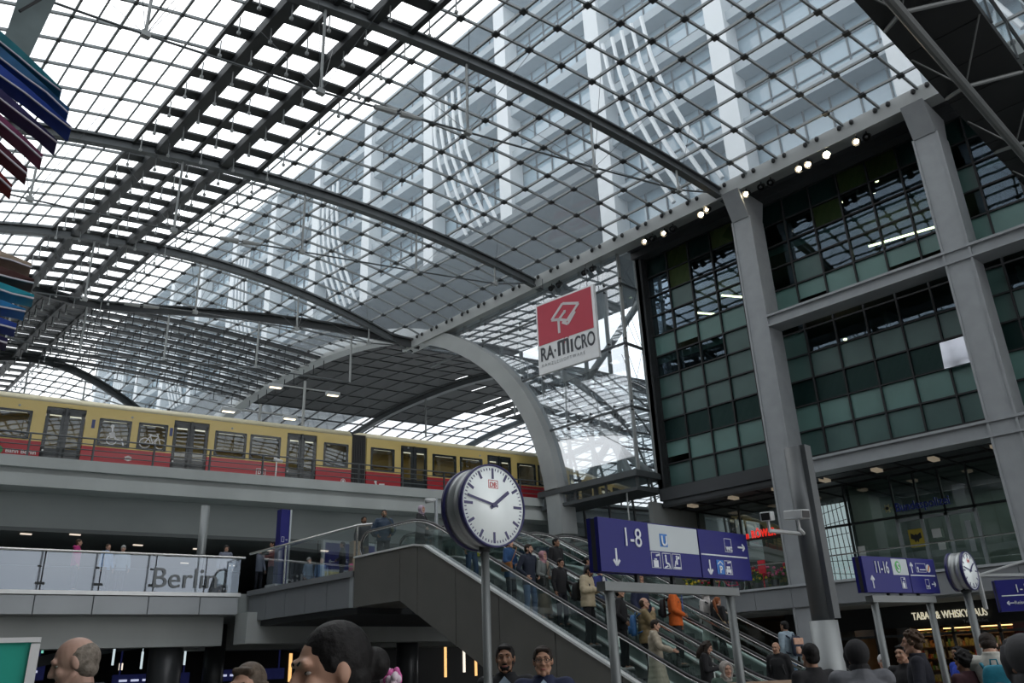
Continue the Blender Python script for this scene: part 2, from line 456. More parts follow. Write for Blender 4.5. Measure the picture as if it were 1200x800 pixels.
# portal arch in the right-hand wall
def arc_inset(k, d):
    a = PE[max(k - 1, 0)]; b = PE[min(k + 1, 46)]; tx, tz = b[0] - a[0], b[1] - a[1]; l = sqrt(tx * tx + tz * tz)
    return (PE[k][0] + d * tz / l, PE[k][1] - d * tx / l)
mb = MB(); rg = []
for k in range(47):
    (y0, z0), (y1, z1) = arc_inset(k, .25), arc_inset(k, -.75)
    rg.append([Vector((31.55, yw(31.55, y1), z1)), Vector((32.5, yw(32.5, y1), z1)), Vector((32.5, yw(32.5, y0), z0)), Vector((31.55, yw(31.55, y0), z0))])
mb.rings(rg)
struct('portal_arch', mb, STEELL, 'broad grey steel portal arch spanning the tracks in the right-hand wall', 'arch')

# ---- gutter beam of the right-hand wall
mb = MB(); mb.box(31.55, 32.35, -30, 43.5, 22.55, 23.05); mb.box(31.45, 31.62, -30, 43.5, 22.45, 23.2)
gut = struct('trim_1', mb, STEELL, 'long pale grey gutter beam along the right edge of the roof', 'gutter beam')
mb = MB()
for y in YL:
    if yw(32, y) < 43 and yw(32, y) > -25:
        for dy in (-.28, .28): mb.ell((31.42, y + dy, 23.05), (.10, .10, .13), nu=8, nv=6)
mb.build('bearing_knobs', DARK, gut, True)
mb = MB(); mb.box(-3.3, -2.5, -30, 43.5, 22.5, 23.05)
struct('trim_2', mb, STEELL, 'gutter beam along the left edge of the roof, behind the viewer', 'gutter beam')

# ---- glazed corner bay in the right-hand wall
bay = empty('window_1', (32, 24.55, 9.5), 'glass corner bay of tall clear panes beside the portal arch', 'glazed bay', None, 'structure')
def arch_y(z):   # near side of the arch at height z
    for (y0, z0), (y1, z1) in zip(PE, PE[1:]):
        if z0 <= z <= z1: return y0 + (y1 - y0) * (z - z0) / (z1 - z0)
    return 50
ZT = [10.35, 13.8, 17.26, 20.74, 22.5]; YM = [24.55, 25.7, 27.35, 29.0, 30.7, 32.4, 34.1, 35.8, 37.5, 39.2, 40.9]
gq = []; mul = MB(); tr = MB(); sp = MB()
def arch_z(y):
    for (y0, z0), (y1, z1) in zip(PE, PE[1:]):
        if y0 <= y <= y1: return z0 + (z1 - z0) * (y - y0) / max(y1 - y0, 1e-6)
    return 8
for a, b in zip(YM, YM[1:]):
    za = max(10.35, arch_z(a) if a > 30 else 10.35); zb = max(10.35, arch_z(b) if b > 30 else 10.35)
    if min(za, zb) < 22.4: gq.append([(32, a, min(za, 22.5)), (32, b, min(zb, 22.5)), (32, b, 22.5), (32, a, 22.5)])
for x0, x1 in ((32, 33.6),):
    for z0, z1 in zip(ZT, ZT[1:]): gq.append([(x0, 24.55, z0), (x1, 24.45, z0), (x1, 24.45, z1), (x0, 24.55, z1)])
sheet('glazing', gq, GBAY, bay)
for y in YM:
    z0 = 10.35 if y < 30.2 else max(10.35, arch_z(y)); mul.box(32.02, 32.24, y - .06, y + .06, z0, 22.6)
    for z in ZT[:-1]:
        if z > z0:
            for s_ in (-.22, .22): sp.ell((31.95, y - .16, z + s_), (.06, .06, .06), nu=6, nv=4); sp.tube((31.97, y - .16, z + s_), (32.05, y, z), .02, n=4)
mul.box(33.45, 33.6, 24.38, 24.52, 10.35, 22.6)
for z in ZT[:-1]:
    ya = 43 if z > 20 else (arch_y(z) if z > 10.4 else 30.8)
    tr.box(31.96, 32.1, 24.5, min(ya, 41), z - .05, z + .05); tr.box(32, 33.6, 24.42, 24.58, z - .05, z + .05)
for z in (12, 15.5, 19): tr.bar((32.1, 26.5, z), (32.1, 26.5, z), .01, .01)
mul.build('mullions', STEELL, bay); tr.build('transoms', STEEL, bay); sp.build('glass_fixings', DARK, bay, True)
mb = MB()
for z0, z1 in zip(ZT, ZT[1:]):
    mb.tube((32.1, 24.6, z0), (33.5, 24.5, z1), .015, n=4); mb.tube((33.5, 24.5, z0), (32.1, 24.6, z1), .015, n=4)
    for k in (0, 2, 4): mb.tube((33.2, YM[k], z0), (33.2, YM[k + 1], z1), .015, n=4)
mb.build('bracing_rods', STEEL, bay)
mb = MB()
for a, b in (((33.6, 26, 10.3), (36, 31, 17.5)), ((36, 31, 17.5), (38, 27, 23)), ((36.5, 33.5, 10), (36, 28, 15)), ((34.5, 25, 10.3), (35.5, 29.5, 14)), ((36, 31, 17.5), (37, 35, 20))):
    mb.tube(a, b, .22, n=10)
mb.build('inner_props', STEELL, bay)
led = MB(); led.box(31.5, 33.7, 24.2, 31.0, 10.12, 10.38); led.box(31.7, 33.7, 24.35, 31.0, 9.45, 9.62); led.box(31.55, 33.7, 24.25, 31.0, 10.38, 10.44)
for y in (24.4, 26.4, 28.5, 30.7): led.box(31.75, 31.87, y - .06, y + .06, 9.6, 10.15)
for x in (32.7, 33.6): led.box(x - .06, x + .06, 24.38, 24.46, 9.6, 10.15)
led.build('service_walkway', STEEL, bay)
sheet('walkway_glass', [[(31.8, 24.4, 9.62), (31.8, 31, 9.62), (31.8, 31, 10.12), (31.8, 24.4, 10.12)], [(31.8, 24.4, 9.62), (33.6, 24.4, 9.62), (33.6, 24.4, 10.12), (31.8, 24.4, 10.12)]], GBAY, bay)
mb = MB()
for y in (25.2, 29.6): mb.tube((31.9, y, 5.5), (31.9, y, 9.5), .04, n=6)
mb.build('hanger_rod', STEELL, bay)

# ---- columns and beams of the right-hand wall
for k, yc in enumerate((16.85, 8.2, -.3, -8.7)):
    c = MB(); hw = .45
    c.hexa([(32.0, yc - hw, 0), (33.1, yc - hw, 0), (33.1, yc + hw, 0), (32.0, yc + hw, 0), (32.0, yc - hw, 21.2), (33.1, yc - hw, 21.2), (33.1, yc + hw, 21.2), (32.0, yc + hw, 21.2)])
    c.box(31.95, 33.15, yc - hw - .06, yc - hw + .02, 0, 21.2); c.box(31.95, 33.15, yc + hw - .02, yc + hw + .06, 0, 21.2)
    c.hexa([(31.95, yc - hw, 21.2), (33.2, yc - hw, 21.2), (33.2, yc + hw, 21.2), (31.95, yc + hw, 21.2), (31.3, yc - hw, 22.5), (33.6, yc - hw, 22.5), (33.6, yc + hw, 22.5), (31.3, yc + hw, 22.5)])
    o = c.build('column', COLST)
    tag(o, ['tall grey column with flared head left of the police windows', 'tall grey column at the right side with flared head', 'grey column just beyond the right edge', 'grey column further behind the viewer'][k], 'column', None, 'structure')
for i, (z0, z1, nm) in enumerate(((15.45, 15.98, 'upper'), (8.62, 9.22, 'lower'))):
    mb = MB(); mb.box(32.04, 33.0, -20, 16.36, z0 + .01, z1 - .01); mb.box(31.91, 32.2, -20, 16.36, z1 - .08, z1 + .02); mb.box(31.91, 32.2, -20, 16.36, z0 - .02, z0 + .06)
    struct('floor_beam', mb, COLST, '%s grey horizontal beam across the columns of the right-hand building' % nm, 'beam')

# ---- office building behind the columns: floors, rooms, curtain wall
wr = empty('wall_right', (34, 4, 9.75), 'dark glazed office building behind the columns', 'office building', None, 'structure')
mb = MB()
for z in (9.3, 12.85, 16.35, 19.85, 23.0): mb.box(34.15, 46, -22, 24.3, z, z + .35)
mb.box(44, 46, -22, 24.3, 9.3, 23.3)
mb.box(33.5, 46, 24.15, 24.4, 9.3, 23.3)
for y in [24.1 - 5.6 * k for k in range(9)]: mb.box(36.5, 44, y - .08, y + .08, 9.3, 23)
mb.build('floor_slabs', M('office_concrete', (.10, .12, .115), .8, 0, .1, .4), wr)
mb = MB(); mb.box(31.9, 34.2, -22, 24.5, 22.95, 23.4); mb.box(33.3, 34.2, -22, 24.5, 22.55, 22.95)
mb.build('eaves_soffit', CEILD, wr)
rowz = [22.55 - 1.1636 * k for k in range(12)]
TEAL = M('teal_back_painted_panel', (.115, .23, .21), .35, 0, .12, .6, spec=.6)
TEALM = M('mid_teal_panel', (.06, .125, .115), .35, 0, .15, .6, spec=.6)
TEALD = M('dark_teal_panel', (.025, .045, .045), .3, 0, .15, .6, spec=.6)
OLIVE = M('olive_blind', (.20, .18, .06), .6, 0, .15, .6)  # olive colour painted in for panes lit from inside
rnd = random.Random(3)
# rows of the wall from the top: what stands right behind the glass
def rowkind(r, bay_):
    return {0: 'd', 1: 'o', 2: 'o', 3: 'o', 4: 'l', 5: 'o', 6: 'm', 7: 'm', 8: 'd', 9: 'l', 10: 'm'}[r]
yc0 = 24.02; ncol = int((24.02 + 20) / 1.4)
pan = {'l': MB(), 'm': MB(), 'd': MB(), 'y': MB()}; glz = []; fr = MB()
for c_ in range(ncol):
    y1 = yc0 - 1.4 * c_; y0 = y1 - 1.4
    for r in range(11):
        z1 = rowz[r]; z0 = rowz[r + 1]; k = rowkind(r, 0)
        if y1 < 16.5:   # bays right of the first column: floor beams break the rhythm
            k = {0: 'd', 1: 'o', 2: 'o', 3: 'o', 4: 'l', 5: 'b', 6: 'o', 7: 'm', 8: 'd', 9: 'l', 10: 'm'}[r]
        if r == 0 and c_ in (1, 3, 8, 9): k = 'y'
        if r == 1 and c_ in (1, 7): k = 'y'
        if k == 'o' and rnd.random() < .1: k = 'm'
        if k in 'lmdy' :
            zz0 = z0
            if k == 'l' and rnd.random() < .3: zz0 = z0 + .35
            pan[k].box(34.0, 34.05, y0 + .03, y1 - .03, zz0 + .02, z1 - .02)
        if k in 'blm': continue
        glz.append([(34.0, y0, z0), (34.0, y1, z0), (34.0, y1, z1), (34.0, y0, z1)])
sheet('curtain_wall_glass', glz, GDARKT, wr)
pan['l'].build('pale_teal_panels', TEAL, wr); pan['m'].build('teal_panels', TEALM, wr); pan['d'].build('dark_panels', TEALD, wr); pan['y'].build('olive_lit_panes', OLIVE, wr)
for c_ in range(ncol + 1): fr.box(33.88, 34.06, yc0 - 1.4 * c_ - .035, yc0 - 1.4 * c_ + .035, 9.75, 22.6)
for z in rowz: fr.box(33.9, 34.05, yc0 - 1.4 * ncol, yc0, z - .035, z + .035)
fr.box(33.5, 34.2, 24.02, 24.4, 9.4, 22.95)
for z in rowz[::2]: fr.box(33.7, 33.95, 24.0, 24.45, z - .08, z + .08)
fr.build('mullion_grid', DARK, wr)
# a tilted-open light blind
mb = MB(); mb.hexa([(33.7, 8.9, 12.0), (33.9, 8.9, 12.0), (33.9, 10.15, 12.0), (33.7, 10.15, 12.0), (33.88, 8.9, 13.15), (33.95, 8.9, 13.15), (33.95, 10.15, 13.15), (33.88, 10.15, 13.15)])
o = mb.build('open_window', M('bright_window_pane', (.75, .76, .82), .08, .6, .08, 1), wr); tag(o, 'tilted pane catching the sky')
# lamps in the offices
LAMP = M('warm_lamp', (1, .82, .45), emit=9, var=0); LAMPT = M('tube_lamp', (1, .85, .5), emit=8, var=0)
for (x, y, z) in [(34.8, 22.7, 21.3), (34.9, 19.0, 22.0), (35, 13.2, 21.6), (35, 11.4, 21.9), (35.4, 15.1, 18.2), (35.2, 13.6, 18.3), (35.2, 14.4, 15.0), (35.5, 5.6, 17.2), (36, 4.4, 17.1), (35.6, 10.9, 18.0)]:
    mb = MB(); mb.ell((x, y, z), (.09, .09, .05)); o = mb.build('ceiling_lamp', LAMP); tag(o, 'small warm ceiling lamp glowing inside an office window', 'lamp', 'round lamps inside the offices')
for k, (a, b) in enumerate([((35.0, 21.9, 18.9), (36.3, 21.2, 18.9)), ((35.0, 20.2, 19.3), (36.3, 19.5, 19.3)), ((35.0, 12.4, 18.9), (35.6, 9.4, 18.9))]):
    mb = MB(); mb.bar(a, b, .1, .06); tag(mb.build('tube_light', LAMPT), 'slanting yellow tube light, %s of the three office tube lights' % ('leftmost', 'middle', 'rightmost and longest')[k], 'lamp')

# ---- spotlights under the gutter
SPOT = M('spot_bulb', (1, .80, .52), emit=45, var=0); SPOTB = M('spot_bulb_strong', (1, .80, .52), emit=110, var=0)
for k, (y, z, r, lit) in enumerate([(22.3, 22.25, .10, 1), (21.05, 22.2, .10, 1), (18.75, 22.25, .14, 1), (18.4, 22.35, .08, 1), (16.2, 22.2, .12, 1), (13.45, 22.2, .13, 1), (13.0, 22.2, .13, 1), (12.1, 22.25, .17, 2), (10.75, 22.2, .12, 1), (8.0, 22.1, .14, 1), (21.8, 22.2, .1, 0), (20.5, 22.2, .1, 0), (15.4, 22.2, .1, 0), (14.9, 22.2, .1, 0), (10.3, 22.2, .1, 0), (26, 22.1, .12, 0), (26.6, 22.1, .12, 0), (28.6, 22.1, .12, 0), (29.2, 22.1, .12, 0)]):
    y += 0; e = empty('spotlight', (31.75, y, z + .3), ('lit' if lit else 'unlit') + ' round spotlight hung under the gutter beam', 'spotlight', ('lit' if lit else 'unlit') + ' spotlights under the gutter beam')
    mb = MB(); mb.tube((31.75, y, z + .3), (31.75, y, z + .1), .03); mb.tube((31.9, y, z + .14), (31.62, y, z - .06), .13, .17, n=12, caps=False); mb.tube((31.9, y, z + .14), (31.88, y, z + .125), .13, n=12)
    mb.build('housing', DARK, e, True)
    b_ = MB(); b_.ell((31.66, y, z - .02), (.07, r * .9, r * .9)); b_.build('bulb', (SPOTB if lit == 2 else SPOT) if lit else DARK, e, True)

# ---- upper office block above the gutter, seen through the roof
ub = empty('wall_upper', (33, 50, 23.4), 'pale steel and glass office block rising outside above the glass roof', 'office building', None, 'structure')
UGL = M('sky_reflecting_glass', (.30, .42, .50), .06, .0, .15, .15, spec=1.0, coat=.6)
UPALE = M('pale_facade_steel', (.62, .66, .68), .5, .1, .05, .4)
g = []; mbc = MB(); mbs = MB(); mbm = MB(); rods = MB(); gm = MB()
for k in range(-4, 13):
    yc = 16.85 + 8.4 * k
    z0 = 23.4 if yc < 27 else 29.2
    mbc.box(32.6, 33.8, yc - .55, yc + .55, z0, 47)
for z in [26.9, 30.4, 33.9, 37.4, 40.9, 44.4]:
    mbs.box(32.9, 33.9, -20, 25 if z < 29 else 120, z - .3, z + .3)
und = MB(); und.box(32.62, 50, 25, 120, 28.9, 29.45); und.build('underside', M('block_underside', (.11, .13, .14), .6, 0, .1, .3), ub); mbs.box(32.6, 50, -20, 120, 46.8, 47.3)
for k in range(0, 100):
    y = -19.9 + 1.4 * k; mbm.box(33.9, 34.02, y - .035, y + .035, 23.4 if y < 25 else 29.3, 47)
for k in range(0, 21):
    z = 23.6 + 1.1636 * k
    mbm.box(33.9, 34.0, -20, 25 if z < 29.3 else 120, z - .03, z + .03)
gm.box(34.0, 50, -20, 25, 23.4, 46.8); gm.box(34.0, 50, 25, 120, 29.3, 46.8)
gm.build('glass_body', UGL, ub); mbc.build('columns', UPALE, ub); mbs.build('floor_bands', M('floor_band_grey', (.30, .35, .38), .5, 0, .08, .3), ub); mbm.build('mullion_grid', STEEL, ub)
for k in range(-3, 12):
    yc = 16.85 + 8.4 * k
    if k % 2 == 0:
        for t in range(5):
            a = Vector((32.5, yc + .9 + t * .75, 24.2 if yc < 20 else 29.5)); b = a + Vector((0, 3.6, 13)); mid = (a + b) / 2 + Vector((-.5, .5, 0))
            rods.path([a, a.lerp(mid, .5) + Vector((-.1, .1, 0)), mid, mid.lerp(b, .5) + Vector((-.1, .1, 0)), b], .13, 6)
rods.build('curved_rods', UPALE, ub)

# ---- left side of the hall (behind and beside the viewer) and end wall
wl = empty('wall_left', (-4, 0, 0), 'glazed office facade on the left side of the hall', 'office building', None, 'structure')
mb = MB(); mb.box(-12, -4.2, -30, 30, 0, 22.9); mb.box(-12, -4.2, 30, 105, 0, 22); mb.build('body_and_sky_block', M('left_block_dark_glass', (.05, .075, .075), .08, 0, .2, .3, spec=.8), wl)  # far stretch is added, unseen, to block low sky in glass reflections
mb = MB()
for k in range(8): mb.box(-4.3, -3.1, -27 + 8.4 * k, -26.1 + 8.4 * k, 0, 22.6)
for z in (4, 9, 15.7): mb.box(-4.3, -3.3, -30, 30, z, z + .55)
mb.build('columns_and_beams', COLST, wl)
mb = MB()
for k in range(43): mb.box(-4.22, -4.12, -30 + 1.4 * k, -29.93 + 1.4 * k, 4, 22.6)
for k in range(16): mb.box(-4.2, -4.12, -30, 30, 4.5 + 1.16 * k, 4.57 + 1.16 * k)
mb.build('mullion_grid', DARK, wl)
mb = MB()
for k in range(9): mb.box(-4 + 4.5 * k, -3.85 + 4.5 * k, -29.1, -29, 0, 24)
for k in range(5): mb.box(-4, 32, -29.1, -29, 5 * k, 5 * k + .12)
struct('window_2', mb, STEEL, 'gridded glass end wall of the hall behind the viewer', 'glazed wall')
mb = MB(); mb.box(-40, 120, -31, 110, -.4, 0)
struct('floor', mb, FLOORM, 'grey stone floor of the station hall', 'floor')

mb = MB(); mb.box(37.0, 37.3, 24.5, 70, 3.4, 8.95); mb.box(32.6, 37, 24.25, 24.5, 4.0, 8.95)
struct('wall_east', mb, M('plain_grey_wall', (.20, .215, .21), .8, 0, .08, .4), 'plain grey wall below the tracks behind the escalators', 'wall')

# ================================================================== TRACK VIADUCT
def tp(x, yp, z): return (x, yw(x, yp), z)
def tbox(mb, x0, x1, y0, y1, z0, z1):
    return mb.hexa([tp(x0, y0, z0), tp(x1, y0, z0), tp(x1, y1, z0), tp(x0, y1, z0), tp(x0, y0, z1), tp(x1, y0, z1), tp(x1, y1, z1), tp(x0, y1, z1)])
mb = MB()
tbox(mb, -4, 110, 31.0, 31.6, 9.72, 10.16)
tbox(mb, -4, 110, 31.3, 31.6, 9.45, 9.75)
tbox(mb, -4, 110, 31.0, 91, 8.97, 9.47)
tbox(mb, -4, 110, 31.6, 91, 9.4, 10.02)
vd = struct('viaduct_deck', mb, CONC, 'pale concrete track viaduct crossing the hall under the train', 'viaduct')
mb = MB()
for k in range(12): pass
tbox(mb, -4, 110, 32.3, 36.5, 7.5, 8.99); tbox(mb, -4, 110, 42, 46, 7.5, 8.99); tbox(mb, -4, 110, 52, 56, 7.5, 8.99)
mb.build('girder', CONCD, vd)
# platform furniture beyond the train
for (x, yp, h) in ((25.1, 44, 9.4), (22.4, 44, 7.45), (36, 58, 8.0), (46, 58, 8.0)):
    e = empty('platform_lamp', tp(x, yp, 10.1), {25.1: 'tall thin mast with two box lamps above the train near the arch', 22.4: 'shorter thin mast with two box lamps rising left of the taller one'}.get(x, 'thin mast with twin box lamps far inside the train hall beyond the arch'), 'lamp', 'twin lamps far in the train hall' if x > 30 else None)
    mb = MB(); a = Vector(tp(x, yp, 10.1)); b = a + Vector((0, 0, h)); mb.tube(a, b, .09, n=8); mb.bar(b - TD * 1.9 - Vector((0, 0, .5)), b + TD * 1.9 - Vector((0, 0, .5)), .06, .08); mb.build('mast', STEELL, e)
    for s_ in (-1, 1):
        c = b + TD * 1.9 * s_ - Vector((0, 0, .6)); m2 = MB(); m2.bar(c - TD * .45, c + TD * .45, .35, .22); o = m2.build('lamp_head', PANELL, e)
        m2 = MB(); m2.bar(c - TD * .35 - Vector((0, 0, .13)), c + TD * .35 - Vector((0, 0, .13)), .22, .03); m2.build('lamp_glass', M('platform_light', (1, .86, .6), emit=3, var=0), o)

# railing along the deck edge
rl = empty('track_railing', tp(14, 31.2, 10.16), 'grey tube railing along the viaduct edge in front of the train', 'railing')
mb = MB()
for z in (10.42, 10.66, 10.90, 11.14): mb.tube(tp(-4, 31.25, z), tp(40, 31.25, z), .022 if z < 11 else .035, n=6)
mb.build('rails', STEEL, rl)
for k in range(19):
    x = -1.2 + 2.28 * k; m2 = MB(); m2.bar(tp(x, 31.25, 10.1), tp(x, 31.25, 11.14), .07, .07); m2.build('post', STEEL, rl)
# small camera on the railing
e = empty('security_camera', tp(17.6, 31.15, 10.5), 'small white camera on the track railing under the third door', 'camera')
mb = MB(); mb.tube(tp(17.6, 31.15, 10.2), tp(17.6, 31.15, 10.95), .04); mb.build('post', STAIN, e)
mb = MB(); mb.tube(tp(17.45, 31.1, 10.95), tp(17.85, 31.1, 10.88), .09, .07, n=10); mb.build('housing', M('white_plastic', (.72, .73, .73), .4, 0, .04), e, True)

# ================================================================== TRAIN
TY = M('train_ochre', (.68, .52, .18), .35, 0, .03, 1, coat=.3); TR = M('train_red', (.42, .015, .025), .35, 0, .04, 1, coat=.3)
TB = M('train_black', (.012, .018, .02), .25, 0, 0, spec=.6, coat=.4); TROOF = M('train_roof', (.66, .60, .40), .5, 0, .05)
TWHITE = M('white_decal', (.75, .75, .74), .5, 0, 0); TINT = M('train_interior', (.45, .42, .36), .7, 0, .1)
TN = Vector((-KT, -1, 0)).normalized()         # outward normal of the train side facing the viewer
def trainbox(mb, s0, s1, o0, o1, z0, z1):      # s = x position along the side, o = depth behind the side plane
    return tbox(mb, s0, s1, 33.0 + o0, 33.0 + o1, z0, z1)
def car(x0, x1, doors, wins, label, left_round):
    e = empty('train_car', tp((x0 + x1) / 2, 34.5, 10.1), label, 'train', 'cars of the red and ochre train')
    lo = MB(); up = MB(); items = sorted(doors + wins)
    dz0, dz1, wz0, wz1 = 9.95, 12.82, 11.32, 12.52
    # shell built around the openings
    xs = x0
    for a, b in items:
        trainbox(up, xs, a, 0, .1, 11.25, 13.0); trainbox(lo, xs, a, 0, .1, 9.9, 11.25)
        if (a, b) in wins:
            trainbox(up, a, b, 0, .1, wz1, 13.0); trainbox(up, a, b, 0, .1, 11.25, wz0); trainbox(lo, a, b, 0, .1, 9.9, 11.25)
        else:
            trainbox(up, a, b, 0, .1, dz1, 13.0)
        xs = b
    trainbox(up, xs, x1, 0, .1, 11.25, 13.0); trainbox(lo, xs, x1, 0, .1, 9.9, 11.25)
    trainbox(up, x0, x1, 2.9, 3.0, 11.25, 13.0); trainbox(lo, x0, x1, 2.9, 3.0, 9.9, 11.25)
    up.build('upper_body', TY, e); lo.build('lower_body', TR, e)
    # rounded roof
    rf = MB(); prof = [(0, 13.0), (.06, 13.13), (.3, 13.32), (.8, 13.46), (1.5, 13.52), (2.2, 13.46), (2.7, 13.32), (2.94, 13.13), (3.0, 13.0)]
    rf.rings([[tp(x, 33 + o, z) for o, z in prof] for x in (x0, x1)]); rf.build('roof', TROOF, e, True)
    inn = MB(); trainbox(inn, x0 + .1, x1 - .1, .15, 2.85, 10.2, 10.35); trainbox(inn, x0 + .1, x1 - .1, 2.7, 2.85, 10.3, 11.4)
    trainbox(inn, x0, x0 + .08, .1, 2.9, 10.2, 13.0); trainbox(inn, x1 - .08, x1, .1, 2.9, 10.2, 13.0)
    for a, b in wins:
        trainbox(inn, a + .1, b - .1, .4, .9, 10.35, 11.15); trainbox(inn, a + .05, a + .15, .4, .95, 10.35, 11.75)
    inn.build('seats_and_floor', TINT, e)
    lt = MB(); trainbox(lt, x0 + .3, x1 - .3, 1.3, 1.6, 12.85, 12.9); lt.build('ceiling_strip_light', M('train_strip_light', (1, .9, .7), emit=2.2, var=0), e)
    gb = MB(); 
    for a, b in wins: gb.tube(tp(a, 33.5, 11.65), tp(b, 33.5, 11.65), .03, n=6)
    gb.build('grab_rails', M('orange_grab_rail', (.7, .35, .05), .4, 0, 0), e)
    for a, b in wins:
        f_ = MB(); t_ = .075
        trainbox(f_, a - .02, a + t_, -.02, .06, wz0, wz1); trainbox(f_, b - t_, b + .02, -.02, .06, wz0, wz1); trainbox(f_, a, b, -.02, .06, wz0 - .02, wz0 + t_); trainbox(f_, a, b, -.02, .06, wz1 - t_, wz1 + .02)
        for (cx, cz, sx, sz) in ((a + t_, wz0 + t_, 1, 1), (b - t_, wz0 + t_, -1, 1), (a + t_, wz1 - t_, 1, -1), (b - t_, wz1 - t_, -1, -1)):
            pts = [(cx, cz), (cx + sx * .1, cz), (cx, cz + sz * .1)]
            f_.add([tp(p[0], 32.98, p[1]) for p in pts] + [tp(p[0], 33.05, p[1]) for p in pts], [(0, 1, 2), (3, 5, 4), (0, 3, 4, 1), (1, 4, 5, 2), (2, 5, 3, 0)])
        o = f_.build('window_frame', TB, e)
        sheet('window_pane', [[tp(a + .05, 33.02, wz0 + .05), tp(b - .05, 33.02, wz0 + .05), tp(b - .05, 33.02, wz1 - .05), tp(a + .05, 33.02, wz1 - .05)]], GTRAIN, o)
    for a, b in doors:
        d_ = MB(); m_ = (a + b) / 2
        trainbox(d_, a, b, .06, .14, 12.62, dz1); 
        for (p, q) in ((a + .02, m_ - .02), (m_ + .02, b - .02)):
            trainbox(d_, p, p + .13, .02, .1, dz0, 12.66); trainbox(d_, q - .13, q, .02, .1, dz0, 12.66)
            trainbox(d_, p, q, .02, .1, dz0, 11.02); trainbox(d_, p, q, .02, .1, 12.5, 12.66)
        trainbox(d_, m_ - .05, m_ + .05, -.02, .08, dz0, dz1)
        o = d_.build('sliding_door', TB, e)
        for (p, q) in ((a + .15, m_ - .15), (m_ + .15, b - .15)):
            sheet('door_pane', [[tp(p, 33.05, 11.0), tp(q, 33.05, 11.0), tp(q, 33.05, 12.52), tp(p, 33.05, 12.52)]], GTRAIN, o)
        b_ = MB(); b_.tube(tp(a + .1, 32.98, 10.9), tp(a + .1, 33.03, 10.9), .04, n=8); b_.build('door_button', TWHITE, o)
    for k in range(int((x1 - x0) / 4.3)): m2 = MB(); m2.tube(tp(x0 + 2.3 + 4.3 * k, 32.98, 12.72), tp(x0 + 2.3 + 4.3 * k, 33.03, 12.72), .05, n=8); m2.build('marker_light', STEELL, e)
    return e
c1 = car(-3.2, 22.2, [(-.6, .95), (3.8, 5.3), (8.7, 10.2), (13.76, 15.29), (18.91, 20.4)][1:], [(-2.6, -1.1), (1.5, 3.1), (5.95, 8.2), (10.75, 12.0), (12.32, 13.5), (15.58, 16.98), (17.18, 18.59), (20.76, 22.0)], 'long train car left of the black bellows with bicycle symbols in two windows', 1)
c2 = car(23.0, 34.6, [(24.88, 26.41), (30.07, 31.62)], [(23.23, 24.5), (26.71, 28.1), (28.35, 29.73), (32.0, 33.2), (33.4, 34.4)], 'train car right of the black bellows, running out through the portal arch', 1)
g = MB()
for k in range(9): trainbox(g, 22.2 + .089 * k + .01, 22.2 + .089 * k + .075, .12, 2.9, 10.0, 13.15)
trainbox(g, 22.2, 23.0, .2, 2.8, 10.0, 13.05)
tag(g.build('gangway_bellows', BLACK), 'black ribbed bellows joining the two train cars', 'bellows')
# decals on the side of the train
def flat(par, name, polys, x, z, mat, s=1.0, out=.012):
    mb = MB(); o = Vector(tp(x, 33.0, z)) + TN * .004
    for pl in polys: mb.prism([(p[0] * s, p[1] * s) for p in pl], o, TD, (0, 0, 1), TN, out)
    return mb.build(name, mat, par)
def circ(cx, cy, r, n=20, a0=0, a1=2 * pi): return [(cx + r * cos(a0 + (a1 - a0) * i / (n if a1 - a0 < 6.28 else n)), cy + r * sin(a0 + (a1 - a0) * i / n)) for i in range(n if a1 - a0 >= 6.28 else n + 1)]
def ringp(cx, cy, r, t, n=20):
    o = circ(cx, cy, r, n); i_ = circ(cx, cy, r - t, n)
    return [[o[k], o[(k + 1) % n], i_[(k + 1) % n], i_[k]] for k in range(n)]
def line2(a, b, t):
    dx, dy = b[0] - a[0], b[1] - a[1]; l = sqrt(dx * dx + dy * dy) or 1; nx, ny = -dy / l * t / 2, dx / l * t / 2
    return [(a[0] - nx, a[1] - ny), (b[0] - nx, b[1] - ny), (b[0] + nx, b[1] + ny), (a[0] + nx, a[1] + ny)]
def bike(cx, cz): 
    P_ = ringp(cx - .32, cz, .24, .035) + ringp(cx + .32, cz, .24, .035)
    for a, b in (((-.32, 0), (-.12, .34)), ((-.12, .34), (.2, .34)), ((.2, .34), (.32, 0)), ((-.32, 0), (0, 0)), ((0, 0), (.2, .3)), ((0, 0), (-.14, .38)), ((-.2, .4), (-.06, .4)), ((.2, .34), (.16, .46)), ((.1, .46), (.24, .46))):
        P_.append(line2((a[0] + cx, a[1] + cz), (b[0] + cx, b[1] + cz), .04))
    return P_
flat(c1, 'bicycle_symbol', bike(0, 0), 12.95, 11.62, TWHITE)
P_ = ringp(0, 0, .22, .04) + [line2((-.05, .3), (.1, .3), .1), line2((0, .3), (-.02, .55), .06), circ(-.03, .62, .08), line2((.1, .1), (.45, -.05), .08), line2((-.1, .2), (.1, .25), .25), line2((.4, .1), (.5, -.2), .06)]
flat(c1, 'wheelchair_and_pram_symbol', P_, 11.3, 11.6, TWHITE)
GREEN = M('s_bahn_green', (.03, .28, .09), .4, 0, 0)
flat(c1, 'round_green_emblem', [circ(0, 0, .17, 24)], 6.95 + .3, 10.77, GREEN)
def ttext(par, body, x, z, size, mat=TWHITE, **k): return text(body, size, mat, Vector(tp(x, 33, z)) + TN * .012, TD, (0, 0, 1), TN, par, **k)
ttext(c1, 'S', 7.15, 10.66, .3, bold=.008); ttext(c1, 'Bahn Berlin', 7.5, 10.68, .24, bold=.004)
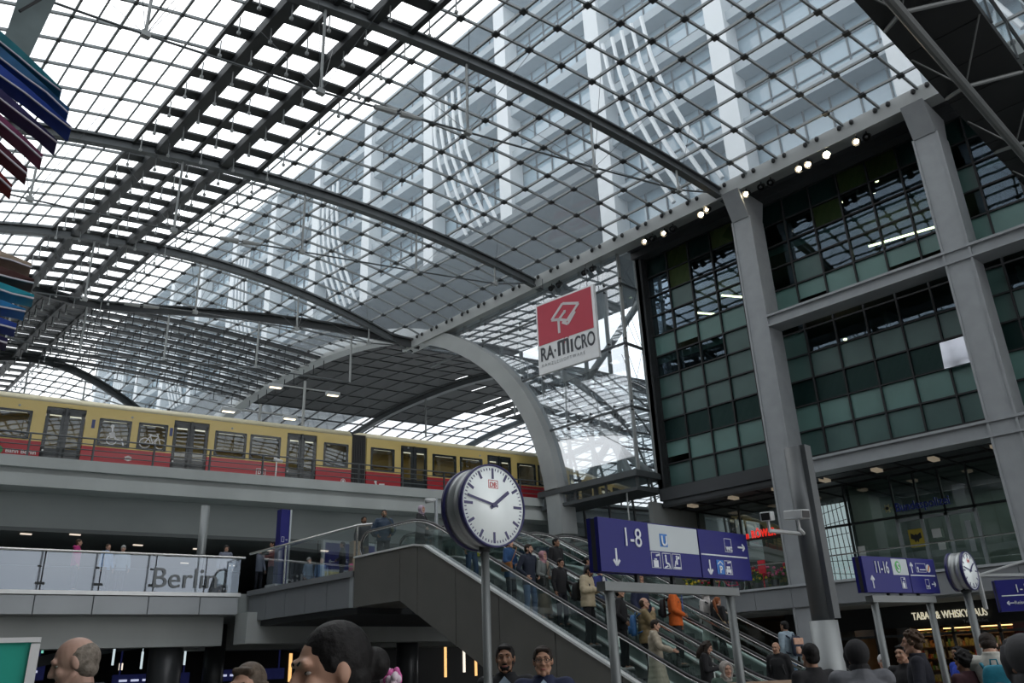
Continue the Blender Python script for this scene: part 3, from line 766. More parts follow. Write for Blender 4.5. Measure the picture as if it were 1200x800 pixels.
ttext(c1, 'DB', 17.62, 10.66, .22, bold=.006); flat(c1, 'logo_frame', [line2((0, 0), (.42, 0), .03), line2((0, .3), (.42, .3), .03), line2((0, 0), (0, .3), .03), line2((.42, 0), (.42, .3), .03)], 17.56, 10.6, TWHITE)
ttext(c1, '5000 9400 010-10', 17.0, 10.42, .12); ttext(c2, '30', 33.6, 10.5, .3)
flat(c1, 'round_emblem', ringp(0, 0, .12, .03) + [line2((-.14, .05), (.14, .05), .05), line2((-.14, -.06), (.14, -.06), .04)], 12.05, 10.85, TWHITE)
flat(c1, 'round_emblem', ringp(0, 0, .12, .03) + [circ(0, 0, .05)], 21.8, 10.65, TWHITE)
flat(c2, 'symbols', [circ(0, .15, .07), line2((0, .1), (.1, -.1), .08), line2((.2, 0), (.5, .02), .14)], 23.5, 10.6, TWHITE)
BLUEM = M('small_blue_label', (.05, .07, .2), .4, 0, 0)
for x in (10.45, 13.6): flat(c1, 'pictogram_label', [[(0, 0), (.13, 0), (.13, .38), (0, .38)]], x, 12.05, BLUEM)

# ================================================================== UPPER FLOOR: BALCONY, WALKWAY, GALLERY
def by(x, d=0): return 28.86 - .139 * (x - 6.27) + d
def bbox(mb, x0, x1, d0, d1, z0, z1):
    return mb.hexa([(x0, by(x0, d0), z0), (x1, by(x1, d0), z0), (x1, by(x1, d1), z0), (x0, by(x0, d1), z0), (x0, by(x0, d0), z1), (x1, by(x1, d0), z1), (x1, by(x1, d1), z1), (x0, by(x0, d1), z1)])
mb = MB(); bbox(mb, -4, 32, .25, 40, 3.7, 4.42); mb.box(14.1, 22.5, 21.3, 28.2, 3.6, 4.45)
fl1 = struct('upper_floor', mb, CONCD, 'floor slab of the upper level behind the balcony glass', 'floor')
mb = MB(); bbox(mb, -4, 13.3, .9, 1.8, 2.75, 3.75); mb.box(13.4, 40, 33, 34, 2.75, 3.75); mb.box(13.4, 40, 27.2, 28.1, 2.75, 3.75); mb.build('edge_beam', CONC, fl1)
cl = empty('balcony_fascia', (6, by(6), 3.8), 'row of light grey cladding panels below the glass balcony', 'cladding')
xx = -2.5
while xx < 13.2:
    x1_ = min(xx + 1.62, 13.36); m2 = MB(); bbox(m2, xx + .015, x1_ - .015, 0, .12, 3.72, 4.27); m2.build('panel', PANELL, cl); xx += 1.62
m2 = MB(); bbox(m2, -2.5, 13.4, -.04, .3, 4.30, 4.42); m2.build('coping', M('bright_aluminium', (.62, .64, .64), .35, .4, .05), cl)
bg_ = empty('glass_balustrade', (6, by(6), 4.4), 'long glass balustrade of the balcony reflecting clouds, marked Berlin', 'balustrade')
xs_ = [-2.4 + 1.62 * k for k in range(10)] + [13.35]
for i, (a, b) in enumerate(zip(xs_, xs_[1:])):
    sheet('glass_pane', [[(a + .02, by(a, .04), 4.42), (b - .02, by(b, .04), 4.42), (b - .02, by(b, .0), 5.56), (a + .02, by(a, .0), 5.56)]], GBAL, bg_)
    m2 = MB(); 
    for dx in (-.06, .06): m2.tube((a + dx * 2.2, by(a, .12), 4.42), (a + dx, by(a, .12), 5.6), .018, n=5)
    m2.box(a - .16, a + .16, by(a, .02), by(a, .22), 5.10, 5.16); m2.box(a - .16, a + .16, by(a, .02), by(a, .22), 4.58, 4.66)
    m2.build('post', STEELD, bg_)
m2 = MB(); m2.tube((-2.5, by(-2.5, .05), 5.62), (13.5, by(13.5, .05), 5.62), .038, n=8); m2.build('handrail', STAIN, bg_)
m2 = MB(); m2.tube((-2.5, by(-2.5, .12), 5.14), (13.4, by(13.4, .12), 5.14), .01, n=5); m2.build('wire', STEELD, bg_)
text('Berlin', .92, M('grey_vinyl', (.22, .24, .25), .6, 0, 0), (10.45, by(10.45, -.0) - .03, 4.56), (1, -.139, 0), (0, 0, 1), (-.139, -1, 0), bg_, sx=1.0, ext=.003)
# walkway edge running towards the escalators
wf = empty('walkway_fascia', (13.6, 24.5, 3.5), 'dark grey cladding of the walkway edge left of the escalators', 'cladding')
for k in range(5):
    y0 = 21.5 + 1.28 * k; m2 = MB(); m2.box(13.75, 13.85, y0 + .01, y0 + 1.27, 3.48, 4.32); m2.build('panel', PANEL, wf)
m2 = MB(); m2.box(13.68, 14.15, 21.3, 27.95, 4.33, 4.50); m2.build('coping', PANEL, wf)
m2 = MB(); m2.box(13.72, 14.1, 21.3, 21.48, 3.46, 4.5); m2.build('end_cap', PANELL, wf)
m2 = MB(); m2.box(13.9, 22.5, 21.3, 28.0, 3.3, 3.6); m2.build('soffit', CEILD, wf)
wb = empty('glass_balustrade', (13.8, 24.5, 4.5), 'glass balustrade of the walkway rising to the escalator head', 'balustrade')
for k in range(3):
    a = 21.5 + 2.1 * k; sheet('glass_pane', [[(13.85, a + .02, 4.5), (13.85, a + 2.08, 4.5), (13.85, a + 2.08, 5.78), (13.85, a + .02, 5.78)]], GCLEAR, wb)
m2 = MB(); m2.tube((13.85, 21.3, 5.84), (13.62, 27.8, 5.75), .04, n=8); m2.tube((13.85, 21.3, 5.84), (14.1, 20.9, 5.84), .04, n=8); m2.build('handrail', STAIN, wb)
for y in (21.35, 25.7): m2 = MB(); m2.bar((13.85, y, 4.5), (13.85, y, 5.84), .05, .05); m2.build('post', STAIN, wb)
m2 = MB(); m2.box(14.0, 14.25, 21.75, 22.0, 4.45, 5.45); tag(m2.build('ticket_post', M('beige_metal', (.48, .40, .30), .5, 0, .05)), 'beige box pillar at the head of the escalator', 'pillar')
# back wall, soffit lights below the tracks
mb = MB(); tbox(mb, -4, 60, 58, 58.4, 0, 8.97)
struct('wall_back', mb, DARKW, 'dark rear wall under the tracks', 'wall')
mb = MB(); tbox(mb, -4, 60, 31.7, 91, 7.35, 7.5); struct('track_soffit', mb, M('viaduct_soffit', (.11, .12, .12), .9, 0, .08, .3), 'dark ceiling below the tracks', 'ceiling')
for k, (x, y) in enumerate(((8.6, 37), (10.2, 36.3), (13.3, 38), (16, 38), (6.2, 36), (17.5, 43), (20, 43))):
    m2 = MB(); m2.box(x - .2, x + .2, y - .05, y + .05, 7.3, 7.36); tag(m2.build('soffit_light', M('soft_light', (1, .85, .7), emit=.9, var=0)), 'small flush light in the ceiling below the tracks', 'lamp', 'flush lights below the tracks')
# vent column behind the balcony
mb = MB(); mb.tube((12.35, 29.0, 4.4), (12.35, 29.0, 7.52), .15, n=16); tag(mb.build('vent_pipe', M('grey_enamel', (.28, .30, .30), .35, .3, .04), None, True), 'round grey pipe column standing behind the balcony glass', 'pipe')

# ---- gallery on the right-hand building
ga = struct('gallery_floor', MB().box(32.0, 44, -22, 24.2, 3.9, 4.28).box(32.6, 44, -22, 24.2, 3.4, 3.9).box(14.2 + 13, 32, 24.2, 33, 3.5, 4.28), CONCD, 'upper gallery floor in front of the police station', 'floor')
for k in range(26):
    y0 = 24.0 - 1.68 * (k + 1); m2 = MB(); m2.box(31.9, 32.0, y0 + .01, y0 + 1.67, 3.46, 4.22); m2.build('panel', PANEL, ga)
m2 = MB(); m2.box(31.82, 32.2, -22, 24.2, 4.24, 4.33); m2.build('edge_strip', PANELL, ga)
gr = empty('gallery_railing', (32, 4, 4.3), 'glass railing with a thin steel handrail along the police gallery', 'railing')
for y0, y1 in ((-20, 7.7), (8.7, 16.3), (17.4, 24.2)):
    m2 = MB(); m2.tube((32.0, y0, 5.27), (32.0, y1, 5.27), .028, n=6); m2.build('handrail', STAIN, gr)
    sheet('glass_pane', [[(32, y0, 4.33), (32, y1, 4.33), (32, y1, 5.22), (32, y0, 5.22)]], GCLEAR, gr)
# gallery soffit and its recessed lights
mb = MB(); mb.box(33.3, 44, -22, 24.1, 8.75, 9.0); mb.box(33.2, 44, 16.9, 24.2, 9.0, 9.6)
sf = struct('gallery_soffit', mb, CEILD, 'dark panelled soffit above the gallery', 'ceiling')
m2 = MB()
for k in range(30): m2.box(33.3, 44, 24 - 1.6 * k, 24.05 - 1.6 * k, 8.68, 8.76)
for x in (33.3, 34.6, 36.0): m2.box(x, x + .06, -22, 24.1, 8.66, 8.76)
m2.build('soffit_grid', DARK, sf)
for k in range(9):
    y = 23 - 2.3 * k; m2 = MB(); m2.box(33.9, 34.5, y - .13, y + .13, 8.63, 8.76); tag(m2.build('recessed_light', M('dim_warm_light', (.75, .62, .45), emit=.22, var=0)), 'dim oval light recessed in the gallery soffit', 'lamp', 'recessed lights in the gallery soffit')
# police station front
ps = empty('shop_front', (36, 10, 4.3), 'glazed police station front with framed doors on the gallery', 'glass front', None, 'structure')
q_ = []
yy = [24, 21.6, 19.4, 17.9, 16.2, 14.1, 13.1, 12.1, 11.0, 9.3, 6.5, 3.5, .5, -3, -7]
for a, b in zip(yy, yy[1:]):
    q_.append([(36, a, 4.3), (36, b, 4.3), (36, b, 6.95), (36, a, 6.95)]); q_.append([(36, a, 6.95), (36, b, 6.95), (36, b, 8.68), (36, a, 8.68)])
GSHOP = GLASS('shop_glass', (.62, .72, .70), .16, .8, .01, wave=.04)
sheet('glass', q_, GSHOP, ps)
m2 = MB(); 
for y in yy: m2.box(35.95, 36.07, y - .04, y + .04, 4.3, 8.7)
m2.box(35.95, 36.06, -7, 24, 6.9, 7.0); m2.build('mullions', STEELD, ps)
m2 = MB()
for y in (14.1, 13.1, 12.1, 11.0): m2.box(35.9, 36.0, y - .07, y + .07, 4.3, 6.85)
m2.box(35.9, 36.0, 11.0, 14.1, 6.72, 6.85); m2.build('door_frames', PANELL, ps)
mb = MB(); mb.box(42, 42.2, -10, 24, 4.3, 8.7); mb.box(36, 42, 8.0, 8.2, 4.3, 8.7); mb.box(36.2, 42, 16.05, 16.2, 4.3, 8.7); mb.box(37.5, 41, 9, 9.5, 4.3, 7.5)
struct('wall_inner', mb, M('inner_wall_green_grey', (.16, .19, .17), .7, 0, .2, .5), 'greenish inner wall of the police station and shops', 'wall')
NAVY = M('navy_letters', (.03, .05, .38), .35, 0, 0)
text('Bundespolizei', .50, NAVY, (35.86, 14.02, 7.15), (0, -1, 0), (0, 0, 1), (-1, 0, 0), ps, sx=.80, ext=.03, bold=.006, label='navy police lettering over the doors')
m2 = MB(); star = []
for k in range(12): a = 2 * pi * k / 12; r_ = .20 if k % 2 == 0 else .10; star.append((r_ * cos(a), r_ * sin(a)))
m2.prism(star, (35.86, 14.35, 7.35), (0, -1, 0), (0, 0, 1), (-1, 0, 0), .03); o = m2.build('star_emblem', M('pale_gold', (.6, .55, .3), .4, .3, 0), ps)
m2 = MB(); m2.prism(circ(0, 0, .07), (35.82, 14.35, 7.35), (0, -1, 0), (0, 0, 1), (-1, 0, 0), .015); m2.build('star_centre', DARK, o)
YEL = M('yellow_poster', (.50, .38, .04), .5, 0, .06)
m2 = MB(); m2.box(35.86, 35.9, 13.15, 13.72, 5.62, 6.35); pn = tag(m2.build('eagle_poster', YEL), 'yellow poster with a black eagle on the police door', 'poster')
eagle = [(0, .16), (.05, .10), (.2, .2), (.22, -.02), (.1, -.08), (.06, -.2), (0, -.12), (-.06, -.2), (-.1, -.08), (-.22, -.02), (-.2, .2), (-.05, .10)]
m2 = MB(); m2.prism(eagle, (35.86, 13.43, 6.0), (0, -1, 0), (0, 0, 1), (-1, 0, 0), .01); m2.build('eagle', DARK, pn)
WHT = M('white_paper', (.7, .72, .7), .6, 0, .05)
for k, (y, z, a, b, lb) in enumerate(((15.8, 5.5, .3, .45, 'small white notice on the glass left of the police doors'), (12.6, 5.9, .35, .35, 'white notice high on the middle police door'), (12.5, 5.4, .28, .3, 'blue and white notice low on the middle police door'), (11.35, 5.2, .2, 1.2, 'narrow grey notice column on the right police door'))):
    m2 = MB(); m2.box(35.84, 35.87, y - a / 2, y + a / 2, z, z + b); tag(m2.build('notice', WHT if k != 3 else PANELL), lb, 'notice')
# lattice and glowing panel added to imitate a bright reflection in the glass
mb = MB()
for k in range(7):
    mb.tube((36.7, 16.6 + .25 * k, 4.3), (36.7, 16.8 + .2 * k, 8.2), .02, n=5)
for k in range(6): mb.tube((36.7, 16.6, 4.9 + .6 * k), (36.7, 18.2, 5.1 + .5 * k), .015, n=5)
tag(mb.build('reflection_lattice', DARK), 'dark wires imitating the lattice in the bright glass reflection', 'reflection')
mb = MB(); mb.box(36.9, 36.95, 16.5, 18.2, 4.32, 8.1); tag(mb.build('reflection_panel', M('reflection_glow', (.85, .92, .98), emit=.75, var=.15, vscale=2)), 'glowing panel imitating a bright reflection left of the police station', 'panel')
# flower shop: red sign, baskets, flowers
NEON = M('red_neon', (1, .03, .02), emit=.8, var=0)
e = empty('shop_sign', (35.8, 20.4, 7.0), 'glowing red shop name sign above the flower shop', 'sign')
text('n R\u00d6WER', .50, NEON, (35.7, 21.2, 6.95), (0, -1, 0), (0, 0, 1), (-1, 0, 0), e, ext=.02, bold=.006, space=1.12, fit=1.55)
m2 = MB(); m2.box(35.75, 35.85, 17.2, 21.4, 6.86, 6.92); m2.build('rail', STEELD, e)
rf_ = random.Random(11)
FC = [M('flower_yellow', (.75, .55, .04), .6, 0, .2), M('flower_red', (.55, .03, .06), .6, 0, .2), M('leaf_green', (.06, .16, .04), .6, 0, .3), M('flower_pink', (.6, .12, .25), .6, 0, .2)]
for k in range(10):
    y = 23.2 - .58 * k; x = 33.6 + (k % 3) * .5; e = empty('flower_bucket', (x, y, 4.3), 'bucket of flowers and leaves outside the flower shop', 'flowers', 'flower buckets on the gallery')
    m2 = MB(); m2.tube((x, y, 4.3), (x, y, 4.7 + .1 * (k % 3)), .14, .19, n=12); m2.build('bucket', M('dark_bucket', (.08, .09, .09), .5, 0, 0), e)
    m2 = MB(); m3 = MB()
    for t in range(16):
        a = Vector((x, y, 4.65)); b = a + Vector((rf_.uniform(-.35, .35), rf_.uniform(-.35, .35), rf_.uniform(.3, .75))); m2.tube(a, b, .012, n=4)
        m2.ell(a.lerp(b, .75), (.09, .05, .03), nu=6, nv=4); m3.ell(b, (.07, .07, .06), nu=7, nv=5)
    m2.build('leaves', FC[2], e); m3.build('blossoms', FC[[0, 1, 3, 0, 1][k % 5]], e)
e = empty('bicycle', (32.8, 20.7, 4.3), 'bicycle leaning behind the gallery glass by the flower shop', 'bicycle')
for s_ in (-.5, .5):
    m2 = MB(); cc = Vector((32.8, 20.7 + s_, 4.64)); ring = [cc + Vector((0, .33 * cos(2 * pi * t / 20), .33 * sin(2 * pi * t / 20))) for t in range(21)]; m2.path(ring, .02, 5); m2.build('wheel', STEELL, e)
m2 = MB()
for a, b in (((-.5, .34), (-.2, .85)), ((-.2, .85), (.35, .85)), ((.35, .85), (.5, .34)), ((-.5, .34), (0, .34)), ((0, .34), (.35, .8)), ((0, .34), (-.22, .95))): m2.tube((32.8, 20.7 + a[0], 4.3 + a[1]), (32.8, 20.7 + b[0], 4.3 + b[1]), .02, n=6)
m2.build('frame', FC[1], e)
mb = MB(); mb.box(33.2, 33.25, 19.0, 19.35, 5.05, 5.6); mb.box(33.21, 33.24, 19.16, 19.19, 4.28, 5.05); tag(mb.build('red_tag', M('red_paper', (.65, .03, .05), .5, 0, 0)), 'small red card on a thin stand in the flower shop', 'card')

# ---- ground-floor shops on the right
g0 = empty('shop_front', (36.2, 5, 0), 'ground floor tobacco and whisky shop front with lit shelves', 'glass front', None, 'structure')
m2 = MB(); m2.box(36.0, 36.2, -15, 20, 2.55, 3.4); m2.build('sign_band', DARK, g0)
m2 = MB()
for y in [16, 14.6, 12.9, 11.2, 9.6, 8, 6]: m2.box(36.05, 36.15, y - .05, y + .05, 0, 2.6)
m2.box(36.05, 36.15, -15, 20, 2.2, 2.3); m2.build('frames', STEEL, g0)
sheet('glass', [[(36.1, 20, 0), (36.1, -15, 0), (36.1, -15, 2.55), (36.1, 20, 2.55)]], GCLEAR, g0)
CREAM = M('lit_cream_letters', (1, .93, .7), emit=.55, var=0)
text('TABAK & WHISKYHAUS', .40, CREAM, (35.95, 14.3, 2.82), (0, -1, .0), (0, 0, 1), (-1, 0, 0), g0, sx=.67, ext=.02, bold=.004)
text('Tabak. Pfeifen.', .16, PANELL, (35.95, 12.4, 2.6), (0, -1, 0), (0, 0, 1), (-1, 0, 0), g0, ext=.01)
mb = MB(); mb.box(40.5, 40.7, -15, 30, 0, 3.5); mb.box(36.3, 40.6, 17, 17.2, 0, 3.4); mb.box(36.3, 40.6, -15, 30, 3.36, 3.45)
struct('wall_shop', mb, M('shop_wall_brown', (.09, .055, .03), .7, 0, .3, 1), 'warm brown inner walls of the ground floor shops', 'wall')
mb = MB(); mb.box(36.3, 36.5, 9.3, 10.8, 0, 2.5); mb.box(36.3, 36.5, 7.2, 8.4, 0, 2.5); struct('wall_red', mb, M('dark_red_panel', (.16, .01, .015), .5, 0, .1), 'dark red wall panels of the tobacco shop', 'wall')
GOODS = [M('goods_%d' % i, c, .5, 0, .3, 9) for i, c in enumerate([(.55, .22, .06), (.45, .35, .08), (.14, .28, .05), (.4, .07, .04), (.5, .42, .28)])]
SHL = M('shelf_light', (1, .62, .25), emit=3.0, var=0)
for k, y0 in enumerate((15.6, 14.1, 12.6, 11.1, 9.6, 8.0, 6.4, 4.8)):
    e = empty('shelf_unit', (38.2, y0 - .7, 0), 'warmly lit shelf unit of goods in the tobacco shop', 'shelf', 'lit shelf units in the shops')
    m2 = MB(); m2.box(38.6, 38.65, y0 - 1.4, y0, 0, 2.5)
    for z in (.4, .85, 1.3, 1.75, 2.2): m2.box(38.2, 38.6, y0 - 1.4, y0, z, z + .03)
    m2.build('frame', M('shelf_wood', (.25, .13, .05), .6, 0, .1), e)
    mm = [MB() for _ in GOODS]
    for z in (.43, .88, 1.33, 1.78, 2.23):
        y = y0 - .05
        while y > y0 - 1.35:
            ww = rf_.uniform(.06, .14); hh = rf_.uniform(.14, .34) if z < 2.2 else .15; mm[int(rf_.random() * 5)].box(38.22, 38.4, y - ww, y - .01, z, z + hh); y -= ww + .01
    for i, q in enumerate(mm):
        if q.v: tag(q.build('goods', GOODS[i], e), kind='stuff')
    m2 = MB(); m2.box(38.1, 38.15, y0 - 1.3, y0 - .1, 2.46, 2.5); m2.build('strip_light', SHL, e)
def area(loc, rot, sx, sy, pw_, col):  # unseen fill lamps added to brighten the shop and police interiors
    ld = bpy.data.lights.new('shop_fill_light', 'AREA'); ld.shape = 'RECTANGLE'; ld.size = sx; ld.size_y = sy; ld.energy = pw_; ld.color = col
    lo = bpy.data.objects.new('shop_fill_light', ld); COL.objects.link(lo); lo.location = loc; lo.rotation_euler = rot
area((37.4, 9.5, 3.3), (0, R(35), 0), .4, 12, 130, (1, .72, .42))
area((38.5, 19.5, 8.5), (0, 0, 0), 3, 4, 60, (1, .85, .65))
area((39, 12.3, 8.5), (0, 0, 0), 4, 6, 70, (.9, 1, .92))
area((39, 3, 8.5), (0, 0, 0), 4, 8, 60, (.9, 1, .92))
# dark left ground level with its own shops
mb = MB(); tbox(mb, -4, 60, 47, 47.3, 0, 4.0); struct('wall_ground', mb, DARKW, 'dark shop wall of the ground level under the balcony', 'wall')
for k, (x, y, r_) in enumerate(((11.9, 30, .55), (15.0, 33, .4), (21.4, 29, .45), (3, 32, .5))):
    mb = MB(); mb.tube((x, y, 0), (x, y, 3.7), r_, n=20); tag(mb.build('column', M('dark_round_column', (.07, .075, .08), .35, .2, .05), None, True), ['thick dark round column under the balcony behind the bald man', 'thinner dark round column right of the first', 'dark round column under the escalators', 'dark round column at the far left'][k], 'column', None, 'structure')
mb = MB(); ap = [Vector((8 + 14 * t / 14, 34, 2.3 + .9 * sin(pi * t / 14))) for t in range(15)]
for a, b in zip(ap, ap[1:]): mb.bar(a, b, .2, .35)
for k in range(12): mb.tube((8.8 + k * 1.1, 33.88, 2.55 + .8 * sin(pi * (k + .8) / 13)), (8.8 + k * 1.1, 33.86, 2.55 + .8 * sin(pi * (k + .8) / 13)), .08)
struct('arched_girder', mb, STEEL, 'arched steel girder with round holes at the back of the ground level', 'girder')
BLUE = M('station_blue', (.012, .013, .17), .4, 0, .03, 2, spec=.3)
BLUED = M('station_blue_side', (.012, .014, .10), .4, 0, .03)
SILV = M('sign_silver', (.50, .55, .57), .4, .2, .03)
for k, (x0, x1, z0, z1, lb) in enumerate(((7.6, 9.7, 1.9, 2.5, 'dark blue departures board at the far left of the ground level'), (12.2, 15.2, 1.55, 2.0, 'long dark blue board behind the bald man'), (16.3, 19.5, 1.6, 2.05, 'long dark blue board behind the long-haired woman'))):
    m2 = MB(); m2.box(x0, x1, 35.6, 35.8, z0, z1); m2.box(x0 + .2, x0 + .26, 35.68, 35.72, z1, 3.72); m2.box(x1 - .26, x1 - .2, 35.68, 35.72, z1, 3.72); o = m2.build('display_board', M('display_blue', (.02, .025, .12), emit=.25, var=.2, vscale=6)); tag(o, lb, 'board')
    for t in range(4):
        m3 = MB(); m3.box(x0 + .2 + t * .45, x0 + .5 + t * .45, 35.57, 35.6, (z0 + z1) / 2 - .04, (z0 + z1) / 2 + .04)
        m3.build('display_text', M('display_text', (.7, .75, 1), emit=.8, var=0), o)
SHOPL = [M('shop_glow_warm', (1, .55, .2), emit=1.3, var=.6, vscale=5), M('shop_glow_white', (1, .9, .75), emit=1.2, var=.4, vscale=4), M('shop_glow_green', (.3, .9, .7), emit=.8, var=0), M('shop_glow_red', (.8, .25, .15), emit=.7, var=.5, vscale=6)]
for k, (x, z, w_, h_, i, lb) in enumerate(((13.4, 3.45, .45, .22, 2, 'tiny green lit sign at the far left of the dark ground level'), (13.1, 3.0, .7, .22, 3, 'small red lit display below the tiny green sign'), (17.3, 2.55, .9, .35, 1, 'small white lit display behind the bald man'), (19.6, 2.6, .55, .35, 3, 'small red lit display right of the thick round column'), (26.6, 2.2, .4, 1.6, 0, 'narrow warm lit shop window left of the tied hair'), (37.0, 2.2, 1.2, 1.9, 0, 'warm lit shop window under the escalators, the left one'), (38.4, 2.3, .6, 1.6, 1, 'white lit shop window under the escalators'), (39.3, 2.1, 1.2, 1.7, 0, 'warm lit shop window under the escalators, the right one'))):
    y = yw(x, 46.98); m2 = MB(); m2.box(x, x + w_, y - .02, y + .14, z - h_ / 2, z + h_ / 2); tag(m2.build('shop_display', SHOPL[i]), lb, 'display')
for k, (x, y, z) in enumerate(((11.2, 33, 2.6), (14.0, 33.4, 2.55), (19.9, 33, 2.7), (12.3, 33.2, 2.45))):
    m2 = MB(); m2.tube((x, y, z - .3), (x, y, z + .3), .04, n=6); m2.tube((x, y, z + .3), (x, y, 3.73), .012, n=5); tag(m2.build('tube_lamp', M('cool_tube', (.8, .95, 1), emit=.8, var=0)), 'short upright tube lamp in the dark ground level', 'lamp', 'upright tube lamps at ground level')

# ================================================================== ESCALATORS
SL = .5146
def sz(y, c=0): return max(0, min(4.5, (y - 9.30) * SL)) + c
CURVE_TOP = 18.05
def esc_prof(h, y0=7.9, y1=21.0):
    """handrail / deck line following the flight at height h above the step line, eased at both ends"""
    pts = []
    n = 44
    for i in range(n + 1):
        y = y0 + (y1 - y0) * i / n
        s = 0
        for k in range(-4, 5): s += sz(y + k * .16)
        pts.append((y, s / 9 + h))
    return pts
def escalator(x, label, grp='escalators of the middle bank'):
    e = empty('escalator', (x, 9.3, 0), label, 'escalator')
    xi = x + .78
    st = MB()
    n = 27
    for i in range(n):
        y0 = 9.5 + i * (8.7 / n); y1 = y0 + 8.7 / n; z1 = 4.5 * (i + 1) / n
        st.box(x - .5, x + .5, y0, y1, z1 - .75, z1); 
        for t in range(10): st.box(x - .48 + t * .1, x - .44 + t * .1, y0 - .012, y0 + .01, z1 - .17, z1 - .01)
    st.build('steps', M('step_aluminium', (.11, .125, .125), .4, .5, .1, 3), e)
    pl = MB(); pl.box(x - .6, x + .6, 18.2, 21.3, 4.3, 4.5); pl.box(x - .6, x + .6, 7.6, 9.5, -.1, .012); pl.build('landing_plates', STAIN, e)
    for s_ in (-1, 1):
        xb = x + s_ * .70
        # skirt and silver deck; reflected skylight is put into their pale colours
        pr_ = esc_prof(.18); sk = MB(); dk = MB()
        for (ya, za), (yb, zb) in zip(pr_, pr_[1:]):
            sk.hexa([(xb - .04 * s_ - .03, ya, za - .75), (xb - .04 * s_ + .03, ya, za - .75), (xb - .04 * s_ + .03, yb, zb - .75), (xb - .04 * s_ - .03, yb, zb - .75), (xb - .04 * s_ - .03, ya, za), (xb - .04 * s_ + .03, ya, za), (xb - .04 * s_ + .03, yb, zb), (xb - .04 * s_ - .03, yb, zb)])
            dk.bar((xb - s_ * .05, ya, za), (xb - s_ * .05, yb, zb), .16, .04, up=(0, 0, 1))
        sk.build('skirt', M('skirt_panel', (.50, .54, .52), .35, .3, .05), e); dk.build('inner_deck', M('skylit_steel_deck', (.86, .88, .87), .35, .15, .04), e)
        # glass
        gq = []; hp = esc_prof(1.02, 8.2, 20.7); lp = esc_prof(.18, 8.2, 20.7)
        for k in range(len(hp) - 1): gq.append([(xb, lp[k][0], lp[k][1]), (xb, lp[k + 1][0], lp[k + 1][1]), (xb, hp[k + 1][0], hp[k + 1][1]), (xb, hp[k][0], hp[k][1])])
        gq.append([(xb, 20.7, lp[-1][1]), (xb, 21.0, lp[-1][1] + .15), (xb, 21.05, hp[-1][1] - .25), (xb, 20.7, hp[-1][1])])
        gq.append([(xb, 8.2, lp[0][1]), (xb, 7.9, lp[0][1] + .15), (xb, 7.85, hp[0][1] - .25), (xb, 8.2, hp[0][1])])
        sheet('glass_panel', gq, GESC, e)
        # handrail with rounded ends
        path = [(xb, y, z) for y, z in esc_prof(1.08, 8.2, 20.7)]
        zt = path[-1][2]; zb = path[0][2]
        endt = [(xb, 20.7 + .42 * sin(a), zt - .38 + .38 * cos(a)) for a in [pi * t / 8 for t in range(1, 9)]]
        endb = [(xb, 8.2 - .42 * sin(a), zb - .38 + .38 * cos(a)) for a in [pi * t / 8 for t in range(8, 0, -1)]]
        h = MB(); h.path(endb + path + endt, .042, 8); h.build('handrail', BLACK, e, True)
        c = MB()
        for ds in (-.036, .036): c.path([(p[0] + ds, p[1], p[2] - .03) for p in endb + path + endt], .014, 5)
        c.build('handrail_trim', STAIN, e, True)
    return e
ESC1 = escalator(14.55, 'escalator nearest the viewer with crowded steps and brown cladding side')
ESC2 = escalator(16.75, 'middle escalator of the bank carrying the man in the orange jacket')
ESC3 = escalator(19.2, 'rear escalator of the bank next to the police gallery')
# outer cladding of the near escalator
pf = [(21.25, 4.86), (19.0, 4.9), (18.5, 4.86)]
cl = ESC1
segs = [(21.28, 19.0), (19.0, 18.2), (18.2, 16.6), (16.6, 15.0), (15.0, 13.2), (13.2, 11.4), (11.4, 9.4)]
def topz(y): return min(4.86, sz(min(y, 18.03), .36)) if y < 18.35 else 4.86
def botz(y): return 3.47 if y > 19.0 else 3.47 - (19.0 - y) * SL * 1.02
for a, b in segs:
    mb = MB(); ta, tb, ba, bb = topz(a), topz(b), max(0, botz(a)), max(0, botz(b))
    mb.hexa([(13.74, b + .01, bb), (13.8, b + .01, bb), (13.8, a - .01, ba), (13.74, a - .01, ba), (13.74, b + .01, tb), (13.8, b + .01, tb), (13.8, a - .01, ta), (13.74, a - .01, ta)])
    mb.build('cladding_panel', ESCP, cl)
mb = MB()
for a, b in zip([21.28, 18.35, 17.9, 9.4], [18.35, 17.9, 9.4, 9.0]): mb.bar((13.77, a, topz(a) + .02), (13.77, b, topz(b) + .02), .14, .05)
mb.build('top_edge', M('skylit_steel_deck', (.72, .74, .73)), cl)
for E_, xa, xb_ in ((ESC1, 13.82, 15.5), (ESC2, 15.9, 17.7), (ESC3, 18.3, 20.2)):
    mb = MB()
    for a, b in ((21.3, 19.0), (19.0, 12.3)):
        z0, z1 = max(0, botz(b)), botz(a)
        mb.hexa([(xa, b, z0), (xb_, b, z0), (xb_, a, z1), (xa, a, z1), (xa, b, z0 + .1), (xb_, b, z0 + .1), (xb_, a, z1 + .1), (xa, a, z1 + .1)])
    mb.build('underside', ESCP, E_)
# steel guard rails between the flights
for k, (x, lb) in enumerate(((15.65, 'flat-topped steel guard rail between the first two escalators'), (17.95, 'flat-topped steel guard rail between the rear two escalators'))):
    e = empty('guard_rail', (x, 9.3, 0), lb, 'railing')
    m2 = MB(); m2.bar((x, 9.3, 1.12), (x, 17.0, 1.12 + 7.7 * SL), .09, .035); m2.path([(x, 9.3, 1.12), (x, 8.7, .95), (x, 8.7, 0)], .03, 6); m2.build('rail', STAIN, e)
    for y in (10.5, 13, 15.5): m2 = MB(); m2.tube((x, y, (y - 9.3) * SL + .1), (x, y, (y - 9.3) * SL + 1.1), .025, n=6); m2.build('post', STAIN, e)
